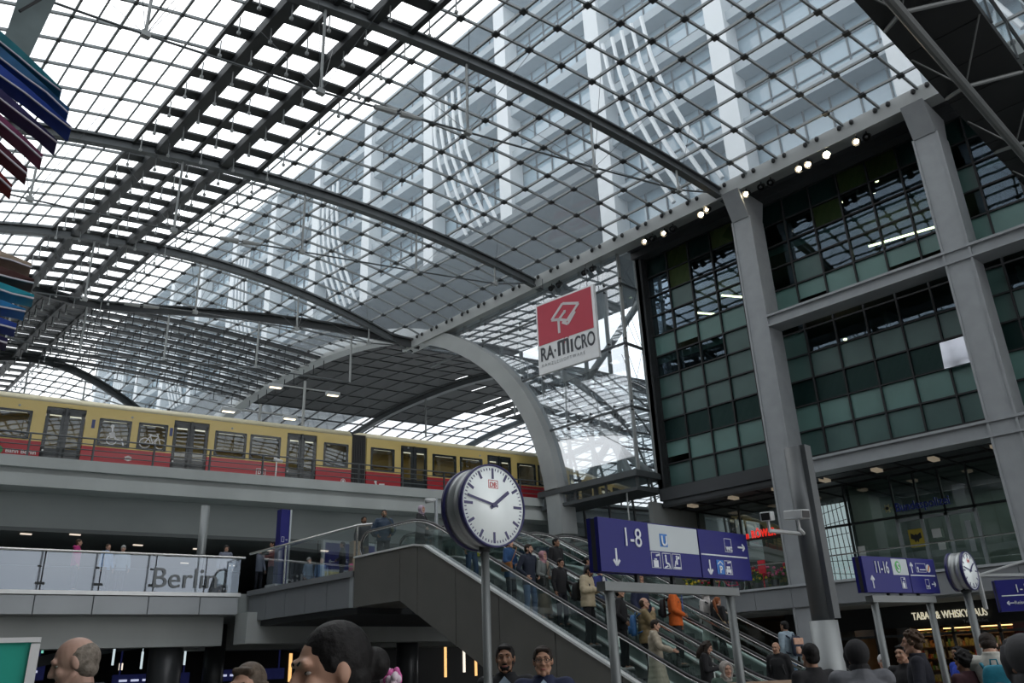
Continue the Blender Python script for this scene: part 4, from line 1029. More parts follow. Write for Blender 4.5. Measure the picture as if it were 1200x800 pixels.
# second bank of escalators going down at lower right
for k, (x, y, lb) in enumerate(((9.6, 3.05, 'rounded black newel of a descending escalator at lower right'), (11.3, 2.7, 'second rounded black newel further right'))):
    e = empty('escalator_newel', (x, y, 0), lb, 'escalator')
    pts = [(x - .9, y + .9, .35), (x - 1.0, y + 1.0, .7), (x - .8, y + .8, .98), (x - .3, y + .3, 1.12), (x + .6, y - .6, 1.15), (x + 2.0, y - 2.0, 1.15)]
    m2 = MB(); m2.path(pts, .05, 8); m2.build('handrail', BLACK, e, True)
    m2 = MB(); m2.path([(p[0], p[1], p[2] - .06) for p in pts], .025, 6); m2.build('trim', STAIN, e, True)
    sheet('glass_panel', [[(x - .9, y + .9, .1), (x + 2, y - 2, .1), (x + 2, y - 2, 1.1), (x - .7, y + .7, 1.0)]], GESC, e)

# ================================================================== OVERHEAD FOOTBRIDGE, top right
fb = empty('footbridge', (20, 4, 16), 'dark underside of a footbridge crossing high overhead at top right', 'footbridge', None, 'structure')
mb = MB(); mb.box(-3, 33.5, 3.05, 4.95, 16.05, 16.35)
for x in [1.5 * k for k in range(1, 22)]: mb.box(x, x + .02, 3.05, 4.95, 16.03, 16.05)
mb.build('underside', M('black_soffit', (.022, .024, .025), .6, .2, .15, .5), fb)
mb = MB(); T_ = [(x, 4.15, 15.35) for x in range(-3, 34, 4)]
mb.tube((-3, 4.15, 15.35), (33.4, 4.15, 15.35), .13, n=10)
for i, p_ in enumerate(T_):
    mb.tube(p_, (p_[0] + 1.6, 3.1, 16.05), .06, n=7); mb.tube(p_, (p_[0] + 1.2, 4.9, 16.05), .06, n=7)
    mb.tube(p_, (p_[0] - 1.6, 3.1, 16.05), .025, n=5); mb.tube(p_, (p_[0] - 1.2, 4.9, 16.05), .025, n=5)
mb.build('tube_truss', M('truss_grey', (.16, .17, .17), .45, .3, .05), fb)
sheet('glass_side', [[(-3, 3.0, 16.1), (33.4, 3.0, 16.1), (33.4, 3.0, 17.4), (-3, 3.0, 17.4)]], GCLEAR, fb)
mb = MB(); mb.tube((-3, 3.0, 17.4), (33.4, 3.0, 17.4), .05, n=6); mb.tube((-3, 4.95, 17.4), (33.4, 4.95, 17.4), .05, n=6)
for x in range(-2, 33, 2): mb.box(x, x + .05, 2.98, 3.04, 16.1, 17.4)
mb.build('railing', STEEL, fb)

# ================================================================== LARGE SIGNS
def rect(x0, y0, x1, y1): return [(x0, y0), (x1, y0), (x1, y1), (x0, y1)]
# banner sign hanging before the glass bay
U6 = Vector((cos(R(-84)), sin(R(-84)), 0)); N6 = Vector((-cos(R(6)), -sin(R(6)), 0)); O6 = Vector((31.0, 29.9, 16.75))
U6 = Vector((.10, -1, 0)).normalized(); N6 = Vector((-1, -.10, 0)).normalized()
W6 = 4.1; H6 = 4.28
e = empty('hanging_sign', tuple(O6), 'large white and red hanging sign in front of the glass bay', 'sign')
RW = M('sign_white', (.82, .84, .85), .45, 0, .03, 2); RR = M('sign_red', (.50, .045, .075), .5, 0, .03, 2); RG = M('sign_charcoal', (.045, .05, .06), .5, 0, .03); RP_ = M('logo_white', (.66, .62, .63), .5, 0, 0)
mb = MB(); mb.prism([(0, 0), (W6, 0), (W6, H6), (0, H6)], O6, U6, (0, 0, 1), -N6, .22); mb.build('board', RW, e, bevel=.02)
def f6(name, polys, mat, d=.02, base=0.0, par=e):
    mb = MB(); 
    for p_ in polys: mb.prism(p_, O6 + N6 * base, U6, (0, 0, 1), N6, d)
    return mb.build(name, mat, par)
f6('red_field', [[(.12, 1.72), (W6 - .18, 1.72), (W6 - .18, H6 - .12), (.12, H6 - .12)]], RR)
t_ = .17; cx, cy = 2.0, 3.05
A_, B_, C_, D_ = (-.95, -.05), (-.05, .78), (1.15, .42), (.22, -.42)
lg_ = [line2(A_, B_, t_), line2(B_, C_, t_), line2(C_, D_, t_), line2(D_, (-.35, -.18), t_), line2((-.35, -.18), A_, t_), line2((-.42, -.2), (-.42, -1.05), t_), line2((.1, .22), (-.42, -.2), t_), line2((.1, .3), (.05, .12), t_), line2((-.15, -.42), (.25, -.66), t_), line2((.25, -.66), (.85, -.02), t_)]
f6('logo', [[(p[0] * .92 + cx, p[1] * .92 + cy) for p in q] for q in lg_], RP_, .02, .02)
text('RA\u00b7', 1.14, RG, O6 + U6 * .18 + Vector((0, 0, .76)) + N6 * .01, U6, (0, 0, 1), N6, e, ext=.01, bold=.012, fit=1.06)
f6('letter_m', [rect(1.42, .76, 1.60, 1.50), rect(1.74, .76, 1.90, 1.50), rect(2.04, .76, 2.20, 1.50), [(1.42, 1.50), (2.20, 1.50), (2.20, 1.58), (2.12, 1.64), (1.50, 1.64), (1.42, 1.58)], rect(2.32, .76, 2.46, 1.50)], RG, .02)
text('CRO', 1.14, RG, O6 + U6 * 2.56 + Vector((0, 0, .76)) + N6 * .01, U6, (0, 0, 1), N6, e, ext=.01, bold=.012, fit=1.36)
text('K A N Z L E I S O F T W A R E', .26, M('sign_grey_text', (.36, .37, .38), .5, 0, 0), O6 + U6 * .25 + Vector((0, 0, .40)) + N6 * .01, U6, (0, 0, 1), N6, e, sx=.88, ext=.005)
f6('small_logo', [[(p[0] * .2 + 2.0, p[1] * .2 + 1.60) for p in line2(a, b, .14)] for a, b in ((A_, B_), (B_, C_), (C_, D_), (D_, A_), ((-.42, -.2), (-.42, -1.0)))], RR, .015)
mb = MB()
for s_ in (.5, W6 - .5): q = O6 + U6 * s_ + Vector((0, 0, H6)) - N6 * .15; mb.tube(q, q + Vector((0, 0, 1.6)), .02, n=5)
mb.build('hanger_rod', STEEL, e)

# direction signs
class Fr:
    def __init__(s, o, u, n, par): s.o = Vector(o); s.u = Vector(u); s.w = Vector(u).length; s.n = Vector(n); s.par = par; s.v = Vector((0, 0, 1))
    def poly(s, name, polys, mat, d=.004, base=.0, par=None):
        mb = MB()
        for p_ in polys: mb.prism(p_, s.o + s.n * base, s.u, s.v, s.n, d)
        return mb.build(name, mat, par or s.par)
    def txt(s, body, x, y, size, mat, par=None, **k):
        k['sx'] = k.get('sx', 1) * s.w
        return text(body, size, mat, s.o + s.u * x + s.v * y + s.n * .004, s.u, s.v, s.n, par or s.par, **k)
def rframe(x0, y0, x1, y1, t): return [rect(x0, y0, x1, y0 + t), rect(x0, y1 - t, x1, y1), rect(x0, y0, x0 + t, y1), rect(x1 - t, y0, x1, y1)]
SW = M('sign_white_ink', (.75, .78, .82), .5, 0, 0); SB = M('light_blue_square', (.03, .18, .55), .4, 0, 0); SG = M('s_green', (.10, .45, .12), .4, 0, 0)
def arrow_down(cx, cy, s): return [line2((cx, cy + s), (cx, cy - s), .026 * s / .09), line2((cx, cy - s), (cx - s * .55, cy - s * .35), .03 * s / .09), line2((cx, cy - s), (cx + s * .55, cy - s * .35), .03 * s / .09)]
def arrow_right(cx, cy, s): return [line2((cx - s, cy), (cx + s, cy), .026 * s / .09), line2((cx + s, cy), (cx + s * .35, cy + s * .55), .03 * s / .09), line2((cx + s, cy), (cx + s * .35, cy - s * .55), .03 * s / .09)]
def arrow_up(cx, cy, s): return [[(x, 2 * cy - y) for x, y in p_][::-1] for p_ in arrow_down(cx, cy, s)]
def sign_box(o, u, n, w1, w2, h, label):
    e = empty('direction_sign', tuple(o), label, 'sign')
    f_ = Fr(o, u, n, e)
    for nm, a, b in (('left_panel', 0, w1), ('right_panel', w1 + .02, w1 + w2)):
        mb = MB(); mb.prism(rect(a, 0, b, h), f_.o, f_.u, f_.v, -f_.n, .05); mb.build(nm, BLUE, e)
    mb = MB(); mb.prism(rect(.0, .01, w1 + w2 - .02, h - .01), f_.o - f_.n * .05, f_.u, f_.v, -f_.n, .06); mb.build('casing', DARK, e)
    mb = MB(); mb.prism(rect(0, 0, w1 + w2, h), f_.o - f_.n * .11, f_.u, f_.v, -f_.n, .05); mb.build('rear_panel', BLUE, e)
    return e, f_
def sign_stand(f_, xa, xb, zb, label, r_=.042):
    e = empty('sign_stand', (f_.o.x, f_.o.y, 0), label, 'sign stand')
    oo = f_.o - f_.n * .08
    mb = MB(); a = oo + f_.u * (xa - .12); b = oo + f_.u * (xb + .12); a.z = b.z = zb; mb.bar(a, b, .12, .09); mb.build('cross_beam', M('stand_grey', (.20, .215, .215), .45, .3, .05), e)
    for x in (xa, xb):
        p_ = oo + f_.u * x; mb = MB(); mb.tube((p_.x, p_.y, 0), (p_.x, p_.y, zb), r_, n=14); mb.build('post', M('stand_grey', (.30, .32, .32)), e, True)
    for x in (xa + .45, (xa + xb) / 2, xb - .3): mb = MB(); p_ = oo + f_.u * x; mb.box(p_.x - .02, p_.x + .02, p_.y - .02, p_.y + .02, zb, f_.o.z); mb.build('bracket', DARK, e)
    return e
s1, F1 = sign_box((6.47, 5.52, 2.515), (1, -.035, 0), (-.035, -1, 0), 1.665, 1.0, .545, 'blue sign reading 1-8 with white arrows and symbols, nearest the viewer')
F1.poly('grey_field', [rect(.79, .25, 1.655, .535)], SILV)
F1.txt('1-8', .35, .275, .275, SW, sx=.86); F1.poly('blue_square', [rect(.97, .30, 1.10, .44)], SB, .006); F1.txt('U', .985, .315, .145, SW, bold=.004, ext=.006)
F1.poly('arrow', arrow_down(.24, .155, .085), SW)
for k, x in enumerate((.80, .985, 1.155)):
    F1.poly('pictogram_frame', rframe(x, .07, x + .15, .235, .006), SW)
    if k == 0: F1.poly('luggage_pictogram', [rect(x + .03, .08, x + .11, .15), rect(x + .05, .155, x + .09, .17), line2((x + .08, .2), (x + .15, .215), .02)], SW)
    if k == 1: F1.poly('seated_pictogram', [circ(x + .06, .205, .014, 10), line2((x + .06, .19), (x + .06, .13), .022), line2((x + .06, .13), (x + .11, .12), .02), line2((x + .11, .12), (x + .12, .08), .016), line2((x + .03, .08), (x + .09, .1), .015)], SW)
    if k == 2: F1.poly('waiting_pictogram', [circ(x + .08, .205, .013, 10), line2((x + .08, .19), (x + .08, .12), .025), rect(x + .02, .08, x + .14, .095), line2((x + .04, .1), (x + .06, .16), .015), rect(x + .1, .18, x + .13, .21)], SW)
F1.poly('divider', [rect(1.70, .255, 2.62, .27)], SW)
F1.poly('arrow', arrow_right(2.52, .38, .07), SW); F1.poly('pictogram_frame', rframe(2.18, .31, 2.32, .47, .006), SW); F1.txt('WC', 2.195, .325, .07, SW, bold=.003)
F1.poly('arrow', arrow_down(1.84, .125, .08), SW); F1.poly('blue_square', [rect(1.97, .05, 2.11, .21)], SB, .006); F1.txt('P', 2.005, .065, .11, SW, bold=.003, ext=.006); F1.poly('roof_mark', [line2((1.99, .16), (2.04, .195), .012), line2((2.04, .195), (2.09, .16), .012)], SW, .008)
F1.poly('pictogram_frame', rframe(2.13, .05, 2.27, .21, .006), SW); F1.poly('car_pictogram', [rect(2.15, .075, 2.25, .115), rect(2.165, .12, 2.235, .145), rect(2.155, .06, 2.175, .075), rect(2.225, .06, 2.245, .075), line2((2.19, .185), (2.26, .195), .015)], SW)
sign_stand(F1, .18, 2.27, 2.38, 'grey two-post stand under the large 1-8 sign', .05)
s2, F2 = sign_box((11.89, 5.27, 2.445), (.782, -.166, 0), (-.208, -.978, 0), 1.30, .86, .50, 'smaller blue sign reading 11-16 with a green S, further right')
F2.poly('grey_field', [rect(.83, .25, 1.29, .48)], SILV); F2.txt('11-16', .30, .27, .24, SW, sx=.75)
F2.poly('green_disc', [circ(1.0, .365, .085, 22)], SG, .006); F2.txt('S', .955, .30, .17, SW, bold=.004, ext=.006)
F2.poly('arrow', arrow_up(.20, .14, .085), SW); F2.poly('pictogram_frame', rframe(1.02, .06, 1.15, .22, .006), SW); F2.poly('luggage_pictogram', [rect(1.045, .07, 1.115, .14), rect(1.06, .145, 1.10, .16), line2((1.09, .19), (1.15, .2), .02)], SW)
F2.poly('arrow', arrow_up(1.42, .36, .075), SW); F2.poly('divider', [rect(1.34, .245, 2.10, .26)], SW)
F2.poly('information_pictogram', rframe(1.55, .30, 1.86, .43, .006) + [circ(1.61, .36, .02, 10), rect(1.60, .31, 1.62, .34), rect(1.66, .33, 1.84, .345)], SW)
F2.poly('compass_disc', [circ(1.93, .36, .06, 20)], SW, .006); F2.poly('compass_needle', [line2((1.90, .32), (1.96, .40), .03)], M('orange_ink', (.7, .25, .05), .5, 0, 0), .010)
F2.poly('pictogram_frame', rframe(1.75, .06, 1.87, .20, .006), SW); F2.txt('WC', 1.765, .075, .055, SW); F2.poly('arrow', arrow_right(2.0, .13, .06), SW)
sign_stand(F2, .26, 1.90, 2.36, 'grey two-post stand under the 11-16 sign', .05)
s3, F3 = sign_box((14.36, 4.37, 2.15), (1, -1.9, 0) and Vector((.55, -.835, 0)), Vector((-.835, -.55, 0)), 1.1, .6, .46, 'blue sign cut off by the right edge of the picture')
F3.txt('1-14', .25, .27, .17, SW, sx=.8); F3.poly('divider', [rect(.05, .22, 1.5, .235)], SW); F3.txt('Reisezentrum', .2, .1, .07, SW); F3.poly('arrow', [[(-p[0] + .3, p[1]) for p in q][::-1] for q in arrow_right(.15, .12, .05)], SW)
e = empty('wall_bracket', (14.1, 4.6, 2.6), 'white steel bracket and small camera carrying the rightmost sign', 'bracket')
mb = MB(); mb.tube((14.2, 4.6, 2.70), (15.6, 3.2, 2.62), .03, n=6); mb.tube((14.2, 4.6, 2.68), (15.6, 3.0, 3.2), .02, n=6); mb.tube((14.25, 4.55, 2.2), (14.25, 4.55, 2.75), .035, n=8); mb.build('arm', STEELL, e)
mb = MB(); mb.ell((14.02, 4.72, 2.66), (.09, .09, .08)); mb.tube((14.05, 4.7, 2.68), (14.25, 4.55, 2.72), .04); mb.build('camera', M('white_plastic', (.72, .73, .73)), e, True)
mb = MB(); mb.tube((16.2, 3.0, 0), (16.2, 3.0, 2.8), .06, n=8); mb.build('post', STEELL, e)
# blue totem and blue poster frame on the walkway
e = empty('totem_sign', (15.0, 29.1, 4.5), 'tall narrow dark blue totem with a silver edge on the walkway', 'sign')
mb = MB(); mb.box(13.98, 14.32, 26.4, 26.7, 4.6, 7.15); mb.build('body', BLUE, e); mb = MB(); mb.box(14.32, 14.38, 26.38, 26.72, 4.6, 7.15); mb.build('silver_edge', SILV, e); mb = MB(); mb.box(13.8, 14.6, 26.2, 26.9, 4.5, 4.6); mb.build('base', PANELL, e)
F4 = Fr((13.98, 26.39, 5.9), (1, 0, 0), (0, -1, 0), e); F4.poly('pictogram_frame', rframe(.06, .12, .16, .3, .01), SW); F4.poly('arrow', arrow_right(.24, .2, .04), SW)
e = empty('poster_frame', (18, 28.7, 4.5), 'framed blue direction poster reading 11-16 behind the walkway', 'sign')
mb = MB(); mb.box(17.1, 19.6, 28.75, 28.9, 4.42, 6.62); mb.build('frame', SILV, e); F5 = Fr((17.1, 28.75, 4.5), (1, 0, 0), (0, -1, 0), e)
F5.poly('blue_panel', [rect(.1, 1.0, 2.4, 2.02)], BLUE, .01); F5.txt('11-16', .75, 1.28, .2, SW, sx=.8, ext=.02); F5.poly('arrow', [[(-p[0] + .8, p[1]) for p in q][::-1] for q in arrow_right(.4, 1.3, .12)], SW, .02); F5.poly('logo_square', [rect(1.25, 1.28, 1.4, 1.5)], SW, .02)
F5.poly('advert', [rect(.1, .1, 2.4, .92)], M('pale_yellow_advert', (.62, .58, .25), .5, 0, .25, 4), .01)
# blue stele with dots behind the escalators
e = empty('information_stand', (21.5, 21.6, 4.45), 'dark blue information stand with white stars behind the escalator handrails', 'sign')
mb = MB(); mb.box(20.6, 22.4, 21.5, 21.7, 4.45, 5.75); mb.build('panel', M('dim_blue', (.02, .025, .13), .4, 0, .1), e)
rs = random.Random(5); mb = MB()
for k in range(7):
    mb.prism([(.13 * (1 if t % 2 == 0 else .4) * cos(2 * pi * t / 8), .13 * (1 if t % 2 == 0 else .4) * sin(2 * pi * t / 8)) for t in range(8)], (20.8 + rs.random() * 1.4, 21.5, 4.7 + rs.random() * .9), (1, 0, 0), (0, 0, 1), (0, -1, 0), .01)
mb.build('star_marks', M('dim_white', (.35, .37, .45), .5, 0, 0), e)

# ================================================================== CLOCKS
def clock(loc, az, rad, depth, h0, m0, label, postr):
    """double-faced round clock on a post; az = heading of the front face normal"""
    n = Vector((cos(R(az)), sin(R(az)), 0)); u = Vector((-n.y, n.x, 0)); c = Vector(loc)
    e = empty('station_clock', (c.x, c.y, 0), label, 'clock')
    CW = M('clock_face_white', (.80, .86, .86), .25, 0, 0, emit=.22, coat=.3); NB = M('clock_navy', (.025, .025, .12), .35, 0, .02); SR = M('clock_silver', (.45, .47, .47), .35, .5, .05)
    def ringd(nm, prof, mat, par):
        mb = MB(); mb.rings([[c + n * d + u * (cos(2 * pi * i / 48) * r_) + Vector((0, 0, sin(2 * pi * i / 48) * r_)) for i in range(48)] for d, r_ in prof]); return mb.build(nm, mat, par, True)
    ringd('drum', [(-depth * .36, rad * .90), (-depth * .34, rad * .97), (-depth * .08, rad * .97), (-depth * .06, rad * .90), (depth * .06, rad * .90), (depth * .08, rad * .97), (depth * .34, rad * .97), (depth * .36, rad * .90)], SR, e)
    for s_ in (1, -1):
        ringd('rim', [(s_ * depth * .34, rad * .93), (s_ * depth * .34, rad), (s_ * depth * .5, rad), (s_ * depth * .5, rad * .955), (s_ * depth * .46, rad * .955)], NB, e)
        fc = ringd('dial', [(s_ * depth * .40, rad * .955), (s_ * depth * .465, rad * .955)], CW, e)
        nn = n * s_; uu = Vector((-nn.y, nn.x, 0)); o = c + nn * (depth * .467)
        def pl(nm, polys, mat, d=.003, b=0.0): 
            mb = MB()
            for p_ in polys: mb.prism(p_, o + nn * b, uu, (0, 0, 1), nn, d)
            return mb.build(nm, mat, fc)
        tk = []
        for i in range(60):
            a = 2 * pi * i / 60; r0, r1, t = (rad * .70, rad * .90, rad * .065) if i % 5 == 0 else (rad * .84, rad * .90, rad * .022)
            if i % 15 == 0: r0 = rad * .64
            q_ = line2((sin(a) * r0, cos(a) * r0), (sin(a) * r1, cos(a) * r1), t)
            if i % 5 == 0: pl('hour_mark', [q_], NB)
            else: tk.append(q_)
        tag(pl('minute_marks', tk, NB), kind='stuff')
        ha = 2 * pi * (h0 + m0 / 60) / 12; ma = 2 * pi * m0 / 60
        pl('hour_hand', [line2((-sin(ha) * rad * .12, -cos(ha) * rad * .12), (sin(ha) * rad * .60, cos(ha) * rad * .60), rad * .085)], NB, .004, .006)
        pl('minute_hand', [line2((-sin(ma) * rad * .12, -cos(ma) * rad * .12), (sin(ma) * rad * .84, cos(ma) * rad * .84), rad * .06)], NB, .004, .011)
        pl('hub', [circ(0, 0, rad * .06)], NB, .018)
        text('DB', rad * .17, M('logo_red', (.6, .05, .05), .5, 0, 0), o + uu * (-rad * .11) + Vector((0, 0, rad * .44)) + nn * .002, uu, (0, 0, 1), nn, fc, name='logo', ext=.002)
        pl('logo_frame', rframe(-rad * .14, rad * .41, rad * .16, rad * .61, rad * .015), M('logo_red', (.6, .05, .05)), .002)
    mb = MB(); mb.tube((c.x, c.y, 0), (c.x, c.y, c.z - rad * .93), postr, n=16); mb.build('post', M('stand_grey', (.30, .32, .32)), e, True)
    mb = MB(); mb.tube((c.x, c.y, c.z - rad * 1.06), (c.x, c.y, c.z - rad * .90), postr * 1.35, n=16); mb.build('collar', STEELD, e, True)
    return e
clock((4.98, 5.60, 3.02), -92, .375, .30, 1, 47, 'large round station clock on a grey post, nearest the viewer', .038)
clock((13.75, 4.60, 2.74), -92, .285, .26, 1, 47, 'smaller round station clock on a post at the right', .055)

# ================================================================== LAMP POLE AND CAMERAS
e = empty('pole', (9.85, 5.0, 0), 'thick two-tone grey pole with a dark upper section in front of the column', 'pole')
mb = MB(); mb.tube((9.82, 4.96, 0), (9.82, 4.96, 2.03), .165, n=24); mb.build('lower_sleeve', M('pole_light_grey', (.36, .38, .38), .45, .3, .04), e, True)
mb = MB(); mb.tube((9.82, 4.96, 2.03), (9.82, 4.96, 4.15), .13, n=24); mb.build('upper_pole', M('pole_dark_grey', (.13, .14, .145), .4, .3, .04), e, True)
mb = MB(); mb.box(9.76, 9.92, 4.78, 4.86, 2.05, 4.16); mb.build('cable_channel', M('pole_dark_grey', (.13, .14, .145)), e)
CAMW = M('camera_housing_white', (.62, .64, .64), .35, 0, .04)
for k, (dx, dy, lb) in enumerate(((-.18, .22, 'white box camera on the pole, the left one of the pair'), (.05, -.05, 'white box camera on the pole, the right one of the pair'))):
    c = Vector((9.35 + dx, 4.9 + dy, 3.24)); e = empty('security_camera', tuple(c), lb, 'camera')
    d_ = Vector((-.75 if k == 0 else -.4, -.3 if k == 0 else -.9, -.12)).normalized()
    mb = MB(); mb.bar(c - d_ * .18, c + d_ * .16, .13, .11); mb.build('housing', CAMW, e, bevel=.012)
    mb = MB(); mb.bar(c + d_ * .155, c + d_ * .168, .10, .085); mb.build('lens_window', BLACK, e)
    mb = MB(); mb.tube(c - Vector((0, 0, .05)), (c.x, c.y, 3.05), .02, n=6); mb.tube((c.x, c.y, 3.07), (9.75, 4.98, 3.05), .025, n=6); mb.build('bracket', CAMW, e)
# camera post at the head of the escalators
e = empty('security_camera', (16.1, 21.2, 4.5), 'camera on a slim post at the head of the escalators', 'camera')
mb = MB(); mb.tube((15.5, 19.6, 4.5), (15.5, 19.6, 6.55), .055, n=10); mb.build('post', PANELL, e); mb = MB(); mb.tube((15.5, 19.6, 6.5), (15.18, 19.7, 6.45), .05, .08, n=10); mb.build('camera_head', CAMW, e, True)

# ================================================================== COLOURFUL HANGING ARTWORK, upper left
def fan(base, cols, label, w, gap, tilt, seed):
    e = empty('hanging_artwork', base, label, 'artwork'); rr = random.Random(seed); b = Vector(base)
    for i, cname in enumerate(cols):
        z = b.z - i * gap; ww = w * (1 - abs(i - len(cols) * .22) / len(cols) * 1.0) 
        mb = MB(); top = []; n = 8
        for t in range(n + 1):
            s_ = t / n; x = -1.2 + (1.2 + ww) * s_; top.append((x, gap * 1.02 * (1 - s_) + rr.uniform(-.02, .02), -tilt * (s_ ** 1.25) * 1.0))
        U_ = Vector((.985, -.17, 0)); Nn = Vector((-.17, -.985, 0)); vs = []
        for x, th, dz in top:
            p_ = Vector((b.x, b.y, z + dz)) + U_ * x
            bulge = .12 * sin(3.1 * (x + 1.2) / (1.2 + ww))
            vs += [p_ + Nn * (bulge + .05), p_ + Nn * (bulge - .3), p_ - Vector((0, 0, th + .02)) + Nn * (bulge - .25), p_ - Vector((0, 0, th + .02)) + Nn * (.02 + bulge)]
        mb.rings([vs[4 * k:4 * k + 4] for k in range(n + 1)]); mb.build('coloured_sheet', cname, e)
        m2 = MB()
        for k in range(n): m2.bar(vs[4 * k + 3] - Vector((0, 0, .008)), vs[4 * k + 7] - Vector((0, 0, .008)), .02, .016)
        m2.build('torn_edge', M('torn_paper_edge', (.5, .5, .55), .7, 0, .1), e)
AC = [M('art_%d' % i, c, .55, 0, .22, 5) for i, c in enumerate([(.01, .17, .22), (.015, .10, .24), (.01, .05, .33), (.02, .015, .09), (.22, .05, .13), (.08, .01, .03), (.22, .015, .02), (.05, .012, .01), (.01, .30, .40), (.015, .20, .48), (.55, .45, .35)])]
fan((.95, 8.95, 8.92), [AC[0], AC[1], AC[2], AC[3], AC[4], AC[5], AC[6], AC[7]], 'stack of torn coloured sheets, teal to red, hanging at upper left', .86, .225, 1.0, 1)
fan((1.35, 8.88, 5.9), [AC[10], AC[7], AC[8], AC[9], AC[2], AC[3], AC[4], AC[5]], 'lower stack of torn coloured sheets hanging at the left edge', .40, .17, .18, 2)
# glazed panel with strut in the top left corner
e = empty('glazed_screen', (0.3, 8, 9.5), 'grey green glazed panel with a dark strut in the top left corner', 'screen')
mb = MB(); 
mb.hexa([(.98, 9.0, 8.2), (1.24, 8.96, 8.2), (1.24, 9.01, 8.2), (.98, 9.05, 8.2), (1.12, 9.0, 10.8), (1.62, 8.92, 10.8), (1.62, 8.97, 10.8), (1.12, 9.05, 10.8)]); mb.build('panel', M('grey_green_panel', (.12, .16, .165), .5, .1, .15, 2), e)
mb = MB(); mb.tube((1.05, 8.85, 8.75), (1.45, 8.8, 9.4), .018, n=6); mb.build('strut', DARK, e)

# ================================================================== FOREGROUND BITS
BO = (-.36, 3.43, 0.0); BU = (.96, -.28, 0); BN = (-.28, -.96, 0)
e = empty('standing_banner', BO, 'teal green standing banner with a white edge at lower left', 'banner')
mb = MB(); mb.prism([(0, .03), (1.20, .03), (1.20, 1.785), (0, 1.785)], BO, BU, (0, 0, 1), BN, .03); mb.build('panel', M('teal_banner', (.01, .36, .27), .5, 0, .04, 2), e)
mb = MB(); mb.prism([(1.17, 0), (1.225, 0), (1.225, 1.78), (1.20, 1.78)], BO, BU, (0, 0, 1), BN, .045); mb.prism([(0, 1.785), (1.225, 1.785), (1.225, 1.80), (0, 1.80)], BO, BU, (0, 0, 1), BN, .045); mb.build('white_edge', M('white_plastic', (.72, .73, .73)), e)
mb = MB(); mb.box(9.9, 10.1, 5.5, 5.8, 0, .02); mb.v.clear(); mb.f.clear()
mb.hexa([(9.35, 5.9, 1.28), (10.6, 5.0, 1.28), (10.9, 5.4, 1.34), (9.65, 6.3, 1.34), (9.35, 5.9, 1.31), (10.6, 5.0, 1.31), (10.9, 5.4, 1.37), (9.65, 6.3, 1.37)]); mb.box(9.95, 10.05, 5.6, 5.7, 0, 1.29)
tag(mb.build('wooden_counter', M('light_wood', (.24, .15, .09), .5, 0, .15, 6)), 'brown wooden counter top in front of the escalator foot', 'counter')

# ================================================================== PEOPLE
SKIN = {k: M('skin_' + k, c, .55, 0, .05, 8) for k, c in dict(light=(.52, .30, .21), tan=(.40, .22, .14), brown=(.26, .135, .08), pink=(.50, .31, .24)).items()}
HAIRM = {k: M('hair_' + k, c, .6, 0, .35, 40, bump=.3, spec=.25) for k, c in dict(black=(.008, .007, .007), dark=(.022, .014, .010), brown=(.06, .035, .02), grey=(.20, .17, .14), red=(.22, .07, .025), ash=(.10, .075, .055)).items()}
EYEW = M('eye_white', (.40, .36, .33), .3, 0, 0); EYED = M('eye_dark', (.015, .012, .01), .25, 0, 0); LIP = M('lips', (.34, .12, .10), .5, 0, 0); FRAMEM = M('spectacle_frame', (.02, .02, .02), .35, 0, 0)
CL = {}
def cloth(name, col, rough=.85):
    return M('cloth_' + name, col, rough, 0, .12, 14, bump=.25)
def voxel(o, size, sm=4):
    r = o.modifiers.new('join', 'REMESH'); r.mode = 'VOXEL'; r.voxel_size = size; r.use_smooth_shade = True
    s = o.modifiers.new('soften', 'SMOOTH'); s.factor = .6; s.iterations = sm
